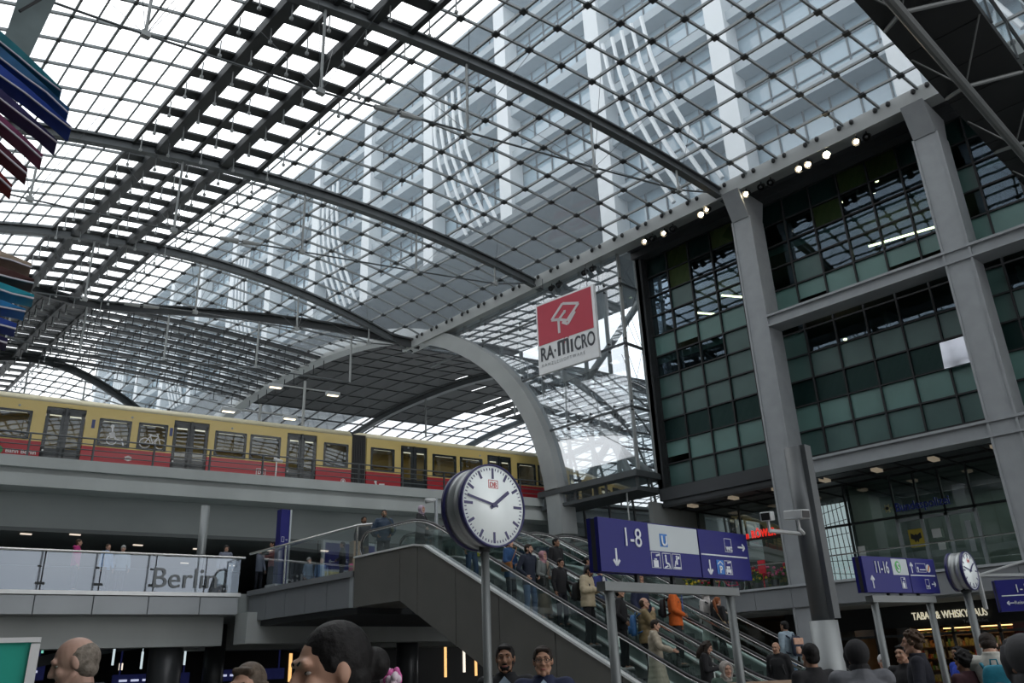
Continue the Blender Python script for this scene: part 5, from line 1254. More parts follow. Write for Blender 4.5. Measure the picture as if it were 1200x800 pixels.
def person(loc, face, label, H=1.75, skin='light', hair=('short', 'dark'), top=('jacket', (.02, .02, .025)), legs=(.02, .02, .03), shoes=(.03, .03, .03), arms='down', stance='stand', yaw=0, pitch=0, beard=None, glasses=False, group=None, vox=.017, fat=1.0, hem=None, lean=0, inner=None, collar=True, skirt=False):
    """face = heading in degrees in the ground plane"""
    k = H / 1.75
    e = empty('person', loc, label, 'person', group)
    e.rotation_euler = (0, 0, R(face - 90))
    V = lambda x, y, z: Vector((x * k, y * k + (z - .9) * lean * k if z > .9 else y * k, z * k))
    fine = vox < .012
    # ---- joints (x right, y forward)
    if stance == 'walk': F_ = [(-.10, .22), (.10, -.24)]
    elif stance == 'step': F_ = [(-.10, .10), (.10, -.08)]
    else: F_ = [(-.12, .02), (.12, -.01)]
    hips = [V(-.09, 0, .93), V(.09, 0, .93)]
    knees = []; ank = []
    for (fx, fy), h in zip(F_, hips):
        lift = .06 if stance == 'walk' and fy < 0 else 0
        ank.append(V(fx, fy, .09 + lift)); knees.append(V(fx * .95, fy * .5 + .035, .50))
    sh = [V(-.185, 0, 1.44), V(.185, 0, 1.44)]
    A_ = {'down': [(-.25, -.03, 1.15), (-.27, .06, .90)], 'phone': [(-.27, .02, 1.17), (-.07, .26, 1.20)], 'rail': [(-.30, .10, 1.18), (-.34, .36, 1.10)], 'pocket': [(-.31, -.04, 1.17), (-.20, .12, 1.00)], 'face': [(-.24, .14, 1.20), (-.06, .18, 1.46)], 'bag': [(-.25, -.02, 1.14), (-.29, .02, .88)], 'reach': [(-.28, .16, 1.25), (-.26, .42, 1.12)], 'hold': [(-.28, .02, 1.16), (-.10, .20, 1.06)], 'up': [(-.30, .12, 1.28), (-.16, .18, 1.50)]}
    a2 = arms if isinstance(arms, tuple) else (arms, arms)
    el = []; wr_ = []
    for s_, an in ((-1, a2[0]), (1, a2[1])):
        p, q = A_[an]; el.append(V(-s_ * p[0] if s_ > 0 else p[0], p[1], p[2])); wr_.append(V(-s_ * q[0] if s_ > 0 else q[0], q[1], q[2]))
    hc = V(0, .02, 1.635); nb = V(0, -.01, 1.50)
    HR = Matrix.Rotation(R(yaw), 3, 'Z') @ Matrix.Rotation(R(-pitch), 3, 'X')
    def hp(x, y, z): return nb + HR @ ((hc - nb) + Vector((x, y, z)) * k)
    B = MB()
    B.cap(V(0, -.015, 1.38), hp(0, -.015, -.07), .058 * k, .054 * k)
    B.ell(hp(0, -.012, .022), (.076 * k, .094 * k, .092 * k), HR, 18, 12)
    B.ell(hp(0, .018, -.035), (.060 * k, .072 * k, .083 * k), HR, 16, 10)
    B.ell(hp(0, .068, -.098), (.026 * k, .022 * k, .020 * k), HR, 10, 6)
    B.cap(hp(0, .086, .016), hp(0, .104, -.020), .009 * k, .0145 * k, 8)
    for s_ in (-1, 1):
        B.ell(hp(s_ * .012, .094, -.026), (.009 * k, .010 * k, .008 * k), HR, 8, 6)
        B.ell(hp(s_ * .036, .062, -.022), (.024 * k, .026 * k, .024 * k), HR, 10, 6)
        B.ell(hp(s_ * .078, -.008, -.002), (.010 * k, .020 * k, .032 * k), HR, 10, 6)
        B.cap(hp(s_ * .036, .066, -.086), hp(s_ * .056, .012, -.05), .016 * k, .016 * k, 8)
    B.cap(hp(-.040, .078, .034), hp(.040, .078, .034), .013 * k, .013 * k, 8)
    # trunk and limbs
    B.rings([[V(cos(2 * pi * i / 16) * rx, sin(2 * pi * i / 16) * ry + cy, z) for i in range(16)] for z, rx, ry, cy in ((.86, .13, .09, 0), (.98, .15, .10, 0), (1.12, .125, .09, 0), (1.28, .15, .105, .01), (1.40, .15, .09, 0), (1.46, .08, .06, -.01))])
    for i, s_ in ((0, -1), (1, 1)):
        B.cap(V(s_ * .08, -.01, 1.43), sh[i], .05 * k, .052 * k); B.cap(sh[i], el[i], .048 * k, .036 * k); B.cap(el[i], wr_[i], .036 * k, .025 * k)
        B.cap(hips[i], knees[i], .085 * k, .055 * k); B.cap(knees[i], ank[i], .053 * k, .036 * k); B.cap(ank[i], ank[i] + Vector((0, .12 * k, -.04 * k)), .035 * k, .03 * k)
        # hand: palm, four bent fingers, thumb from the side
        d = (wr_[i] - el[i]).normalized(); sd = Vector((0, 0, 1)) if abs(d.z) < .8 else Vector((0, 1, 0)); lat = d.cross(sd).normalized(); wid = lat.cross(d).normalized()
        inn = Vector((-s_, 0, 0)) - d * d.dot(Vector((-s_, 0, 0))); inn = inn.normalized() if inn.length > .1 else lat
        wid = d.cross(inn).normalized()
        pc = wr_[i] + d * .045 * k
        for t in (-1.2, -.4, .4, 1.2): B.cap(wr_[i] + d * .01 * k + wid * t * .012 * k, wr_[i] + d * .085 * k + wid * t * .016 * k, .013 * k, .0115 * k, 7)
        for t, ln in ((-1.5, .062), (-.5, .075), (.5, .072), (1.5, .056)):
            b0 = wr_[i] + d * .09 * k + wid * t * .0145 * k; b1 = b0 + (d * .8 + inn * .5).normalized() * ln * .5 * k; b2 = b1 + (d * .25 + inn * .95).normalized() * ln * .5 * k
            B.cap(b0, b1, .0095 * k, .0088 * k, 7); B.cap(b1, b2, .0088 * k, .0075 * k, 7)
        tw = -wid if d.z < -.5 else wid
        tw = wid * (1 if wid.y > 0 or wid.z > .5 else -1)
        b0 = wr_[i] + d * .03 * k + tw * .02 * k; b1 = b0 + (d * .6 + tw * .7 + inn * .3).normalized() * .04 * k; b2 = b1 + (d * .8 + inn * .5).normalized() * .032 * k
        B.cap(b0, b1, .0125 * k, .011 * k, 7); B.cap(b1, b2, .0105 * k, .0085 * k, 7)
    bo = B.build('body', SKIN[skin], e, True, local=True); voxel(bo, (.0065 if fine else .0095) * k, 2)
    # ---- face details
    for s_ in (-1, 1):
        m2 = MB(); m2.ell(hp(s_ * .031, .068, .010), (.0125 * k, .009 * k, .0052 * k), HR, 10, 6); ey = m2.build('eye', EYEW, e, True, local=True)
        m2 = MB(); m2.ell(hp(s_ * .031, .0738, .010), (.0052 * k, .005 * k, .0052 * k), HR, 8, 6); m2.build('iris', EYED, ey, True, local=True)
        if hair[0] not in ('back',):
            m2 = MB(); m2.path([hp(s_ * .014, .088, .033), hp(s_ * .030, .087, .038), hp(s_ * .047, .076, .033)], .0042 * k, 5); m2.build('eyebrow', HAIRM[hair[1]] if hair[1] in HAIRM else EYED, e, True, local=True)
    m2 = MB(); m2.ell(hp(0, .083, -.060), (.025 * k, .010 * k, .0085 * k), HR, 10, 6); m2.build('lips', LIP, e, True, local=True)
    if beard:
        m2 = MB(); m2.ell(hp(0, .030, -.076), (.057 * k, .062 * k, .046 * k), HR, 16, 8)
        m2.ell(hp(0, .088, -.043), (.026 * k, .012 * k, .007 * k), HR, 10, 6)
        for s_ in (-1, 1): m2.cap(hp(s_ * .062, .008, -.02), hp(s_ * .048, .035, -.07), .010 * k, .016 * k, 8)
        o = m2.build('beard', HAIRM[beard], e, True, local=True); 
    if glasses:
        m2 = MB()
        for s_ in (-1, 1):
            m2.path([hp(s_ * .033 + .021 * cos(a), .101, .008 + .016 * sin(a)) for a in [2 * pi * t / 14 for t in range(15)]], .0022 * k, 5); m2.path([hp(s_ * .054, .101, .012), hp(s_ * .079, .0, .012)], .0022 * k, 5)
        m2.path([hp(-.012, .103, .012), hp(.012, .103, .012)], .0022 * k, 5); m2.build('spectacles', FRAMEM, e, True, local=True)
    # ---- hair
    hs, hcol = hair; hm = HAIRM.get(hcol)
    def shell(mb, front=.060, low=-.02, g=.007):
        mb.ell(hp(0, -.022, .034), ((.078 + g) * k, (.088 + g) * k, (.088 + g) * k), HR, 18, 12)
    if hs in ('short', 'long', 'bun', 'curly', 'ponytail', 'bald', 'wavy'):
        m2 = MB()
        if hs == 'bald':
            m2.ell(hp(0, -.030, .012), (.0835 * k, .088 * k, .080 * k), HR, 18, 10); m2.ell(hp(0, -.045, -.04), (.072 * k, .055 * k, .05 * k), HR, 14, 8)
            for s_ in (-1, 1): m2.ell(hp(s_ * .070, -.02, .005), (.013 * k, .038 * k, .035 * k), HR, 10, 6)
        else:
            shell(m2); m2.ell(hp(0, -.045, -.02), (.078 * k, .062 * k, .065 * k), HR, 16, 8)
            for s_ in (-1, 1): m2.cap(hp(s_ * .070, .018, .03), hp(s_ * .073, .012, .005), .012 * k, .006 * k, 8)
            if hs != 'bun': m2.cap(hp(-.040, .048, .086), hp(.040, .044, .088), .021 * k, .021 * k, 10)
        if hs in ('long', 'wavy', 'ponytail'):
            if hs != 'ponytail':
                for s_ in (-1, 1):
                    pts = [hp(s_ * .078, -.01, .03), hp(s_ * .090, .0, -.06), hp(s_ * .098, -.005, -.15), hp(s_ * .095, .01, -.25)]
                    m2.path(pts, [.03 * k, .036 * k, .036 * k, .02 * k], 10)
                m2.path([hp(0, -.09, .02), hp(0, -.095, -.08), hp(0, -.10, -.18), hp(0, -.10, -.28)], [.06 * k, .078 * k, .085 * k, .05 * k], 12)
            else: m2.path([hp(0, -.10, .05), hp(.01, -.15, .0), hp(.05, -.15, -.15), hp(.08, -.12, -.30), hp(.09, -.10, -.40)], [.03 * k, .042 * k, .04 * k, .03 * k, .01 * k], 10)
        if hs == 'bun': m2.ell(hp(0, -.125, .0), (.045 * k, .042 * k, .045 * k), HR)
        if hs in ('curly', 'wavy'):
            rr = random.Random(int(loc[0] * 100)); 
            for t in range(70 if hs == 'curly' else 26):
                a = rr.uniform(0, 2 * pi); b = rr.uniform(-.5, 1.45); q = Vector((cos(a) * cos(b) * .094, sin(a) * cos(b) * .100 - .022, sin(b) * .100 + .03))
                if q.y > .055 and q.z < .07: continue
                m2.ell(hp(*q), (.019 * k, .019 * k, .019 * k), HR, 7, 5)
        o = m2.build('hair', hm, e, True, local=True); voxel(o, (.006 if fine else .011) * k, 2)
    elif hs in ('hijab', 'hood', 'beanie'):
        m2 = MB()
        if hs == 'beanie': m2.ell(hp(0, -.012, .045), (.090 * k, .106 * k, .088 * k), HR, 18, 10); m2.ell(hp(0, -.02, .02), (.089 * k, .10 * k, .06 * k), HR, 18, 8)
        else:
            big = 1.03 if hs == 'hood' else 1.0
            m2.ell(hp(0, -.030, .022), (.096 * k * big, .104 * k * big, .108 * k * big), HR, 18, 12)
            for s_ in (-1, 1): m2.path([hp(s_ * .058, .055, .07), hp(s_ * .082, .045, .0), hp(s_ * .064, .045, -.08), hp(s_ * .02, .06, -.125)], [.02 * k * big, .022 * k * big, .026 * k, .03 * k], 10)
            m2.path([hp(-.05, .055, .085), hp(0, .062, .105), hp(.05, .055, .085)], .017 * k * big, 8)
            m2.rings([[V(cos(2 * pi * i / 16) * rx, sin(2 * pi * i / 16) * ry + cy, z) for i in range(16)] for z, rx, ry, cy in ((1.33 if hs == 'hijab' else 1.42, .135, .115, .01), (1.43, .13, .10, 0), (1.50, .095, .085, 0), (1.56, .08, .08, 0))])
        o = m2.build({'hood': 'hood', 'hijab': 'headscarf', 'beanie': 'woolly_hat'}[hs], cloth(hs + str(hcol), hcol) if not isinstance(hcol, str) else hm, e, True, local=True); voxel(o, (.008 if fine else .012) * k, 3)
    # ---- clothes
    kind, tc_ = top; f = fat * {'puffer': 1.20, 'coat': 1.08, 'longcoat': 1.10, 'longpuffer': 1.2, 'hoodie': 1.12, 'vest': 1.18, 'jacket': 1.08, 'cardigan': 1.05}.get(kind, 1.05)
    hz = hem if hem is not None else {'coat': .62, 'longcoat': .45, 'longpuffer': .42, 'cardigan': .66}.get(kind, .84)
    puf = kind in ('puffer', 'longpuffer', 'vest')
    prof = [(.93, .165, .125, 0), (1.05, .160, .120, 0), (1.18, .158, .120, .005), (1.30, .170, .125, .005), (1.40, .170, .110, 0), (1.465, .115, .085, -.01), (1.515, .072, .075, -.005)]
    T = MB(); zs = []; n = 26
    def at(z):
        if z <= prof[0][0]:
            t = (prof[0][0] - z); return (.165 + t * (.16 if hz < .6 else .08), .125 + t * (.14 if hz < .6 else .06), 0)
        for p, q in zip(prof, prof[1:]):
            if p[0] <= z <= q[0]: t = (z - p[0]) / (q[0] - p[0]); return tuple(p[i] + (q[i] - p[i]) * t for i in (1, 2, 3))
        return prof[-1][1:]
    rg = []
    for i in range(n + 1):
        z = hz + (1.515 - hz) * i / n; rx, ry, cy = at(z); m_ = 1 + (.07 * abs(sin((z - .1) * pi / .11)) if puf and z < 1.42 else 0)
        g = f if z < 1.42 else 1 + (f - 1) * .5
        rg.append([V(cos(2 * pi * j / 20) * rx * m_ * g, sin(2 * pi * j / 20) * ry * m_ * g + cy, z) for j in range(20)])
    T.rings(rg)
    if collar and not skirt: T.path([V(.068 * cos(a), .068 * sin(a) - .005, 1.515) for a in [2 * pi * t / 12 for t in range(13)]], .020 * k, 8)
    if kind in ('hoodie',) and hs != 'hood': T.ell(V(0, -.105, 1.49), (.10 * k, .05 * k, .055 * k))
    SLV = MB() if kind == 'vest' else T
    for i, s_ in ((0, -1), (1, 1)):
        w1 = .064 * f if kind != 'vest' else .058
        T.cap(V(s_ * .09, -.005, 1.43), sh[i], .062 * k * f, .066 * k * f)
        SLV.cap(sh[i], el[i], w1 * k, w1 * .86 * k)
        we = el[i].lerp(wr_[i], .93); SLV.cap(el[i], we, w1 * .84 * k, w1 * .66 * k)
        if puf and kind != 'vest':
            for t in (.2, .5, .8): SLV.ell(sh[i].lerp(el[i], t), (w1 * 1.1 * k,) * 3, nu=10, nv=6); SLV.ell(el[i].lerp(we, t), (w1 * .95 * k,) * 3, nu=10, nv=6)
    o = T.build({'coat': 'coat', 'longcoat': 'long_coat', 'longpuffer': 'quilted_coat', 'puffer': 'quilted_jacket', 'vest': 'quilted_vest', 'hoodie': 'hoodie', 'cardigan': 'cardigan'}.get(kind, 'jacket'), cloth(kind + '%d%d%d' % tuple(int(c * 999) for c in tc_), tc_, .6 if puf else .85), e, True, local=True); voxel(o, (.010 if fine else .016) * k, 3)
    if kind == 'vest': o = SLV.build('sleeves', cloth('vest_sleeves', (.02, .02, .04)), e, True, local=True); voxel(o, .012 * k, 3)
    if inner:
        m2 = MB(); m2.prism([(-.045 * k, 1.02 * k), (.045 * k, 1.02 * k), (.055 * k, 1.44 * k), (0, 1.50 * k), (-.055 * k, 1.44 * k)], V(0, .148 * f, 0) - Vector((0, 0, 0)), (1, 0, 0), (0, 0, 1), (0, 1, 0), .006); m2.build('shirt', cloth('inner%d%d%d' % tuple(int(c * 999) for c in inner), inner), e, local=True)
    P = MB()
    if not skirt:
        P.rings([[V(cos(2 * pi * j / 16) * rx, sin(2 * pi * j / 16) * ry, z) for j in range(16)] for z, rx, ry in ((.80, .15, .11), (.90, .162, .12), (1.0, .15, .11))])
        for i in (0, 1): P.cap(hips[i] - Vector((0, 0, .03)), knees[i], .094 * k, .074 * k); P.cap(knees[i], ank[i].lerp(knees[i], .02), .072 * k, .060 * k)
    else:
        P.rings([[V(cos(2 * pi * j / 18) * rx, sin(2 * pi * j / 18) * ry, z) for j in range(18)] for z, rx, ry in ((.16, .20, .20), (.5, .19, .17), (.9, .17, .125), (1.02, .14, .11))])
    o = P.build('skirt' if skirt else 'trousers', cloth('leg%d%d%d' % tuple(int(c * 999) for c in legs), legs), e, True, local=True); voxel(o, (.014 if fine else .017) * k, 3)
    for i in (0, 1):
        S = MB(); a = ank[i] - Vector((0, 0, .045 * k)); S.cap(a + Vector((0, -.03 * k, 0)), a + Vector((0, .13 * k, -.008 * k)), .044 * k, .038 * k); S.ell(a + Vector((0, .10 * k, -.012 * k)), (.045 * k, .07 * k, .032 * k))
        S.cap(a, ank[i], .042 * k, .042 * k); S.build('shoe', cloth('shoe%d%d%d' % tuple(int(c * 999) for c in shoes), shoes, .5), e, True, local=True)
    Mx = Matrix.Translation(Vector(loc)) @ Matrix.Rotation(R(face - 90), 4, 'Z')
    J = dict(hand_l=Mx @ (wr_[0] + (wr_[0] - el[0]).normalized() * .09 * k), hand_r=Mx @ (wr_[1] + (wr_[1] - el[1]).normalized() * .09 * k), M=Mx, k=k, V=V, head=Mx @ hc)
    return J
def backpack(J, col, label, w=.30, h=.44, d=.16, z=1.22, flap=None, soft=True):
    Mx, k = J['M'], J['k']; c = Mx @ (Vector((0, (-.165 - d / 2) * k, z * k))); rot = Mx.to_3x3()
    e = empty('backpack', tuple(c), label, 'backpack'); e.rotation_euler = rot.to_euler(); mat = cloth('bag%d%d%d' % tuple(int(v * 999) for v in col), col, .6)
    m2 = MB(); m2.rings([[Vector((sx * w / 2 * s_, sy * d / 2 * s_, zz)) for sx, sy in ((-1, -.8), (-.8, -1), (.8, -1), (1, -.8), (1, .9), (-1, .9))] for zz, s_ in ((-h / 2, .75), (-h / 2 + .04, 1), (0, 1.06), (h / 2 - .1, .98), (h / 2 - .02, .8), (h / 2, .5))]); b = m2.build('main_bag', mat, e, True, local=True)
    s = b.modifiers.new('round', 'SUBSURF'); s.levels = s.render_levels = 1
    m2 = MB(); m2.rings([[Vector((sx * w * .38 * s_, -d / 2 * 1.05 + sy * .04, zz)) for sx, sy in ((-1, -.6), (-.8, -1), (.8, -1), (1, -.6), (1, 1), (-1, 1))] for zz, s_ in ((-h * .38, .8), (-h * .34, 1), (-h * .08, 1), (-h * .03, .85))]); m2.build('front_pocket', mat if flap is None else cloth('flap%d%d%d' % tuple(int(v * 999) for v in flap), flap), e, True, local=True)
    if flap is not None: m2 = MB(); m2.box(-w * .49, w * .49, -d / 2 - .015, -d / 2 + .02, h * .08, h * .40); m2.build('front_flap', cloth('flap%d%d%d' % tuple(int(v * 999) for v in flap), flap), e, local=True, bevel=.01)
    for s_ in (-1, 1):
        m2 = MB(); m2.path([(s_ * .10, d / 2, h * .40), (s_ * .12, d / 2 + .06, h * .52), (s_ * .13, d / 2 + .18, h * .52), (s_ * .14, d / 2 + .31, h * .28), (s_ * .15, d / 2 + .27, -h * .05), (s_ * .16, d / 2 + .08, -h * .30), (s_ * .12, d / 2, -h * .36)], .017, 7); m2.build('shoulder_strap', mat, e, True, local=True)
    m2 = MB(); m2.path([(-.04, d / 2 - .03, h / 2 - .03), (-.03, d / 2 - .03, h / 2 + .05), (.03, d / 2 - .03, h / 2 + .05), (.04, d / 2 - .03, h / 2 - .03)], .010, 6); m2.build('carry_loop', mat, e, True, local=True)
def carrybag(p, cols, label, w=.32, h=.36, d=.10, az=0):
    e = empty('carrier_bag', tuple(p), label, 'bag'); e.rotation_euler = (0, 0, R(az)); mat = cloth('carry%d%d%d' % tuple(int(v * 999) for v in cols[0]), cols[0], .6)
    m2 = MB(); m2.rings([[Vector((sx * w / 2 * s_, sy * d / 2, zz)) for sx, sy in ((-1, -.7), (-.8, -1), (.8, -1), (1, -.7), (1, .7), (.8, 1), (-.8, 1), (-1, .7))] for zz, s_ in ((-h - .16, 1.08), (-h - .05, 1.12), (-h * .5 - .1, 1.0), (-.14, .85))]); m2.build('bag_body', mat, e, local=True)
    for s_ in (-1, 1): m2 = MB(); m2.path([(-w * .22, s_ * d * .4, -.16), (-w * .12, s_ * .01, -.02), (w * .12, s_ * .01, -.02), (w * .22, s_ * d * .4, -.16)], .009, 6); m2.build('bag_handle', mat, e, True, local=True)
    rr = random.Random(4)
    if len(cols) > 1:
        for q in range(1, len(cols)):
            m2 = MB()
            for t in range(7 if len(cols) > 2 else 1):
                for sd in (-1, 1):
                    if len(cols) > 2: cx, cz, r_ = rr.uniform(-w * .42, w * .42), rr.uniform(-h - .08, -.22), rr.uniform(.018, .036); m2.prism(circ(0, 0, r_, 9), (cx, sd * d * .5, cz), (1, 0, 0), (0, 0, 1), (0, sd, 0), .006)
                    else: m2.prism(rect(-w * .3, -.09, w * .3, .09), (0, sd * d * .5, -h * .6 - .12), (1, 0, 0), (0, 0, 1), (0, sd, 0), .006)
            tag(m2.build('print', cloth('print%d%d%d' % tuple(int(v * 999) for v in cols[q]), cols[q]), e, local=True), kind='stuff' if len(cols) > 2 else None)
def phone(J, label):
    p = (J['hand_l'] + J['hand_r']) / 2; e = empty('mobile_phone', tuple(p), label, 'phone'); e.rotation_euler = (R(-50), 0, J['M'].to_euler().z)
    m2 = MB(); m2.box(-.037, .037, -.005, .005, -.075, .075); m2.build('case', BLACK, e, local=True, bevel=.004); m2 = MB(); m2.box(-.033, .033, -.007, -.005, -.07, .07); m2.build('screen', M('phone_screen', (.6, .7, .9), emit=.5, var=0), e, local=True)
def satchel(J, col, label, side=1, z=.98):
    Mx, k = J['M'], J['k']; c = Mx @ Vector((side * .24 * k, .05, z * k)); e = empty('shoulder_bag', tuple(c), label, 'bag'); e.rotation_euler = Mx.to_euler(); mat = cloth('satchel%d%d%d' % tuple(int(v * 999) for v in col), col, .55)
    m2 = MB(); m2.box(-.05, .05, -.15, .15, -.12, .10); m2.build('bag_body', mat, e, local=True, bevel=.03)
    m2 = MB(); m2.path([(0, .13, .08), (-side * .12, .16, .28), (-side * .30, .12, .46), (-side * .34, -.02, .50), (-side * .28, -.14, .44), (-side * .10, -.16, .25), (0, -.13, .08)], .011, 6); m2.build('strap', mat, e, True, local=True)
def stepz(y):
    if y < 9.5: return 0.012
    if y > 18.2: return 4.5
    return 4.5 * (int((y - 9.5) / .32222) + 1) / 27
def on(x, y): return (x, y, stepz(y))
DOWN = -90      # heading of people riding down towards the viewer
BLK = (.010, .010, .012); DKB = (.012, .018, .04); JEAN = (.07, .13, .24); KHAKI = (.22, .18, .12)
# ---- foreground
person((1.50, 4.77, 0), 160, 'large grey-haired balding man in a dark navy jacket looking down, lower left', 1.9, 'pink', ('bald', 'grey'), ('jacket', (.012, .018, .032)), pitch=18, arms='hold', vox=.01, fat=1.15, collar=True)
person((2.07, 4.11, 0), 215, 'woman with long centre-parted ash brown hair right of the balding man', 1.72, 'light', ('long', 'ash'), ('coat', (.03, .03, .035)), vox=.01, pitch=5)
J = person((1.29, 2.03, 0), 168, 'young person with dark tied hair passing very close to the viewer', 1.78, 'light', ('bun', 'black'), ('jacket', (.03, .025, .03)), pitch=8, vox=.01)
c = J['M'] @ (Vector((.03, -.165, 1.60)))
e = empty('hair_flower', tuple(c), 'pink and white flower clip pinned in the dark tied hair', 'hair clip')
PK = [M('petal_pink', (.62, .12, .36), .6, 0, .15, 20), M('petal_white', (.72, .60, .68), .6, 0, .05)]
for q in range(2):
    m2 = MB(); rr = random.Random(q)
    for t in range(9):
        o = c + Vector((rr.uniform(-.03, .03), rr.uniform(-.03, .03), rr.uniform(-.10, .06))); 
        for s_ in range(5): a = 2 * pi * s_ / 5; m2.ell(o + Vector((cos(a) * .010, rr.uniform(-.008, .008), sin(a) * .010)), (.011, .007, .011), nu=7, nv=5)
    m2.build('petals', PK[q], e, True)
person((5.44, 5.87, 0), 222, 'bearded man in a black jacket beside the clock post', 1.85, 'brown', ('short', 'black'), ('jacket', (.012, .013, .016)), beard='black', vox=.01, inner=(.35, .45, .55))
person((5.40, 5.35, 0), 224, 'young man with glasses in a navy jacket looking at the viewer', 1.81, 'tan', ('short', 'dark'), ('jacket', (.015, .022, .06)), glasses=True, vox=.01, inner=(.40, .50, .62), fat=1.1)
person((7.23, 3.40, 0), 40, 'person seen from behind in a black hood and grey quilted vest', 1.75, 'light', ('hood', (.012, .012, .014)), ('vest', (.10, .105, .12)), vox=.01, fat=1.15, arms='hold')
person((10.2, 4.10, 0), 110, 'person with curly brown hair and a dark navy coat with a bag, back turned', 1.86, 'light', ('curly', 'brown'), ('coat', (.012, .013, .022)), vox=.01, arms='hold')
J = person((10.46, 3.40, 0), 20, 'dark-haired person with a bald spot in a cream knit coat at the right', 1.84, 'light', ('short', 'dark'), ('coat', (.50, .49, .44)), vox=.01, arms='face', pitch=35)
backpack(J, (.01, .19, .27), 'teal blue backpack worn over the cream coat', z=1.20)
person((5.09, 1.49, 0), 50, 'person in a grey hooded top cut off by the right edge', 1.7, 'light', ('hood', (.07, .07, .075)), ('hoodie', (.13, .13, .14)), vox=.01, fat=1.2)
person((12.81, 5.64, 0), 200, 'distant small figure in a magenta top and white cap by the shop', 1.62, 'light', ('beanie', (.6, .6, .6)), ('jacket', (.30, .01, .14)))
person((15.07, 5.38, 0), 150, 'distant person in a bright blue top in front of the tobacco shop', 1.69, 'brown', ('short', 'black'), ('hoodie', (.02, .06, .45)))
person((11.54, 4.81, 0), 170, 'dark figure in black standing left of the curly-haired person', 1.73, 'tan', ('short', 'black'), ('coat', BLK), arms='phone')
person((8.40, 4.44, 0), 60, 'dark-clothed person half hidden behind the thick pole', 1.76, 'tan', ('short', 'black'), ('jacket', BLK))
person((10.37, 3.66, 0), 70, 'person with dark curly hair right of the cream coat', 1.63, 'tan', ('curly', 'black'), ('jacket', (.05, .015, .02)))
# ---- on the upper landing
J = person((14.5, 22.0, 4.5), -100, 'bearded man in a camouflage grey jacket and khaki trousers on the landing', 1.76, 'brown', ('short', 'black'), ('jacket', (.07, .08, .085)), legs=KHAKI, beard='black', arms=('rail', 'down'))
e = empty('suitcase', (14.75, 21.5, 4.5), 'dark wheeled suitcase with a raised handle on the landing', 'suitcase')
m2 = MB(); m2.box(14.6, 14.92, 21.4, 21.62, 4.56, 5.05); m2.build('case', DARK, e, bevel=.03); m2 = MB(); m2.path([(14.68, 21.6, 5.05), (14.68, 21.6, 5.5), (14.84, 21.6, 5.5), (14.84, 21.6, 5.05)], .012, 6); m2.build('handle', STAIN, e)
J = person((14.5, 20.9, 4.5), -120, 'bearded man in a navy quilted jacket with an olive bag on the landing', 1.80, 'tan', ('short', 'black'), ('puffer', (.025, .05, .09)), legs=BLK, beard='black', arms='pocket')
satchel(J, (.10, .11, .06), 'olive green bag across the navy quilted jacket', -1, 1.18)
J = person((14.7, 19.35, 4.5), -60, 'woman in a pale lilac headscarf and dark coat at the escalator head', 1.70, 'light', ('hijab', (.48, .38, .47)), ('coat', (.03, .032, .035)), legs=BLK, arms=('rail', 'hold'), stance='step', lean=.06, yaw=-15)
satchel(J, (.02, .02, .02), 'dark bag at the side of the woman in the lilac headscarf', -1, .98)
person((16.6, 21.1, 4.5), -110, 'woman in a black hooded jacket over a grey top on the landing', 1.56, 'light', ('long', 'black'), ('hoodie', (.015, .016, .018)), inner=(.2, .2, .22), arms='pocket')
# ---- riding the near escalator
J = person(on(14.15, 16.45), DOWN, 'person in a dark green jacket and jeans behind the clock', 1.66, 'tan', ('short', 'black'), ('jacket', (.01, .07, .045)), legs=(.03, .06, .14), stance='step')
carrybag(J['hand_l'] + Vector((-.1, .1, .45)), [(.55, .55, .02), (.6, .6, .55)], 'bright yellow shoulder bag of the person in green', w=.30, h=.34, az=20)
J = person(on(14.15, 15.0), -75, 'woman in a blue coat with a tan leather bag behind the clock post', 1.62, 'light', ('short', 'dark'), ('coat', (.02, .07, .18)), legs=BLK, arms='hold', hem=.75)
satchel(J, (.26, .11, .03), 'tan brown leather shoulder bag on the blue coat', 1, 1.02)
person(on(14.42, 14.62), DOWN, 'bearded man in a dark navy coat and light jeans on the near escalator', 1.80, 'light', ('short', 'dark'), ('coat', (.012, .018, .035)), legs=JEAN, beard='dark', yaw=25, hem=.80, arms='pocket')
J = person(on(14.85, 14.55), DOWN + 10, 'woman in a pink headscarf with a grey cardigan and beige dress', 1.65, 'light', ('hijab', (.42, .22, .25)), ('cardigan', (.15, .17, .165)), legs=(.28, .22, .16), arms=('hold', 'hold'), glasses=True, skirt=True, inner=(.3, .24, .18))
satchel(J, (.02, .025, .025), 'small dark bag carried in front of the grey cardigan', 1, .95)
person(on(16.4, 15.55), DOWN, 'young man in a black hoodie at the back of the near riders', 1.70, 'brown', ('short', 'black'), ('hoodie', BLK), yaw=20)
person(on(15.02, 14.15), DOWN, 'boy with glasses in a black jacket next to the pink headscarf', 1.60, 'tan', ('short', 'black'), ('jacket', BLK), glasses=True, pitch=12)
person(on(16.55, 14.6), -40, 'woman with dark curly tied hair seen in profile above the beige jacket', 1.60, 'tan', ('bun', 'black'), ('jacket', (.05, .05, .06)), yaw=-10)
J = person(on(14.85, 13.15), -72, 'man in a beige quilted jacket and black trousers looking at his phone', 1.84, 'brown', ('short', 'black'), ('puffer', (.43, .36, .24)), legs=BLK, shoes=(.25, .25, .26), arms='phone', pitch=32, beard='black')
phone(J, 'phone in the hands of the man in the beige quilted jacket'); backpack(J, BLK, 'black backpack on the beige quilted jacket', z=1.18)
carrybag(Vector((15.08, 12.72, 3.08)), [(.52, .50, .18), (.55, .10, .04), (.15, .30, .05), (.6, .35, .05)], 'yellow carrier bag printed with red and green fruit', w=.40, h=.36, az=35)
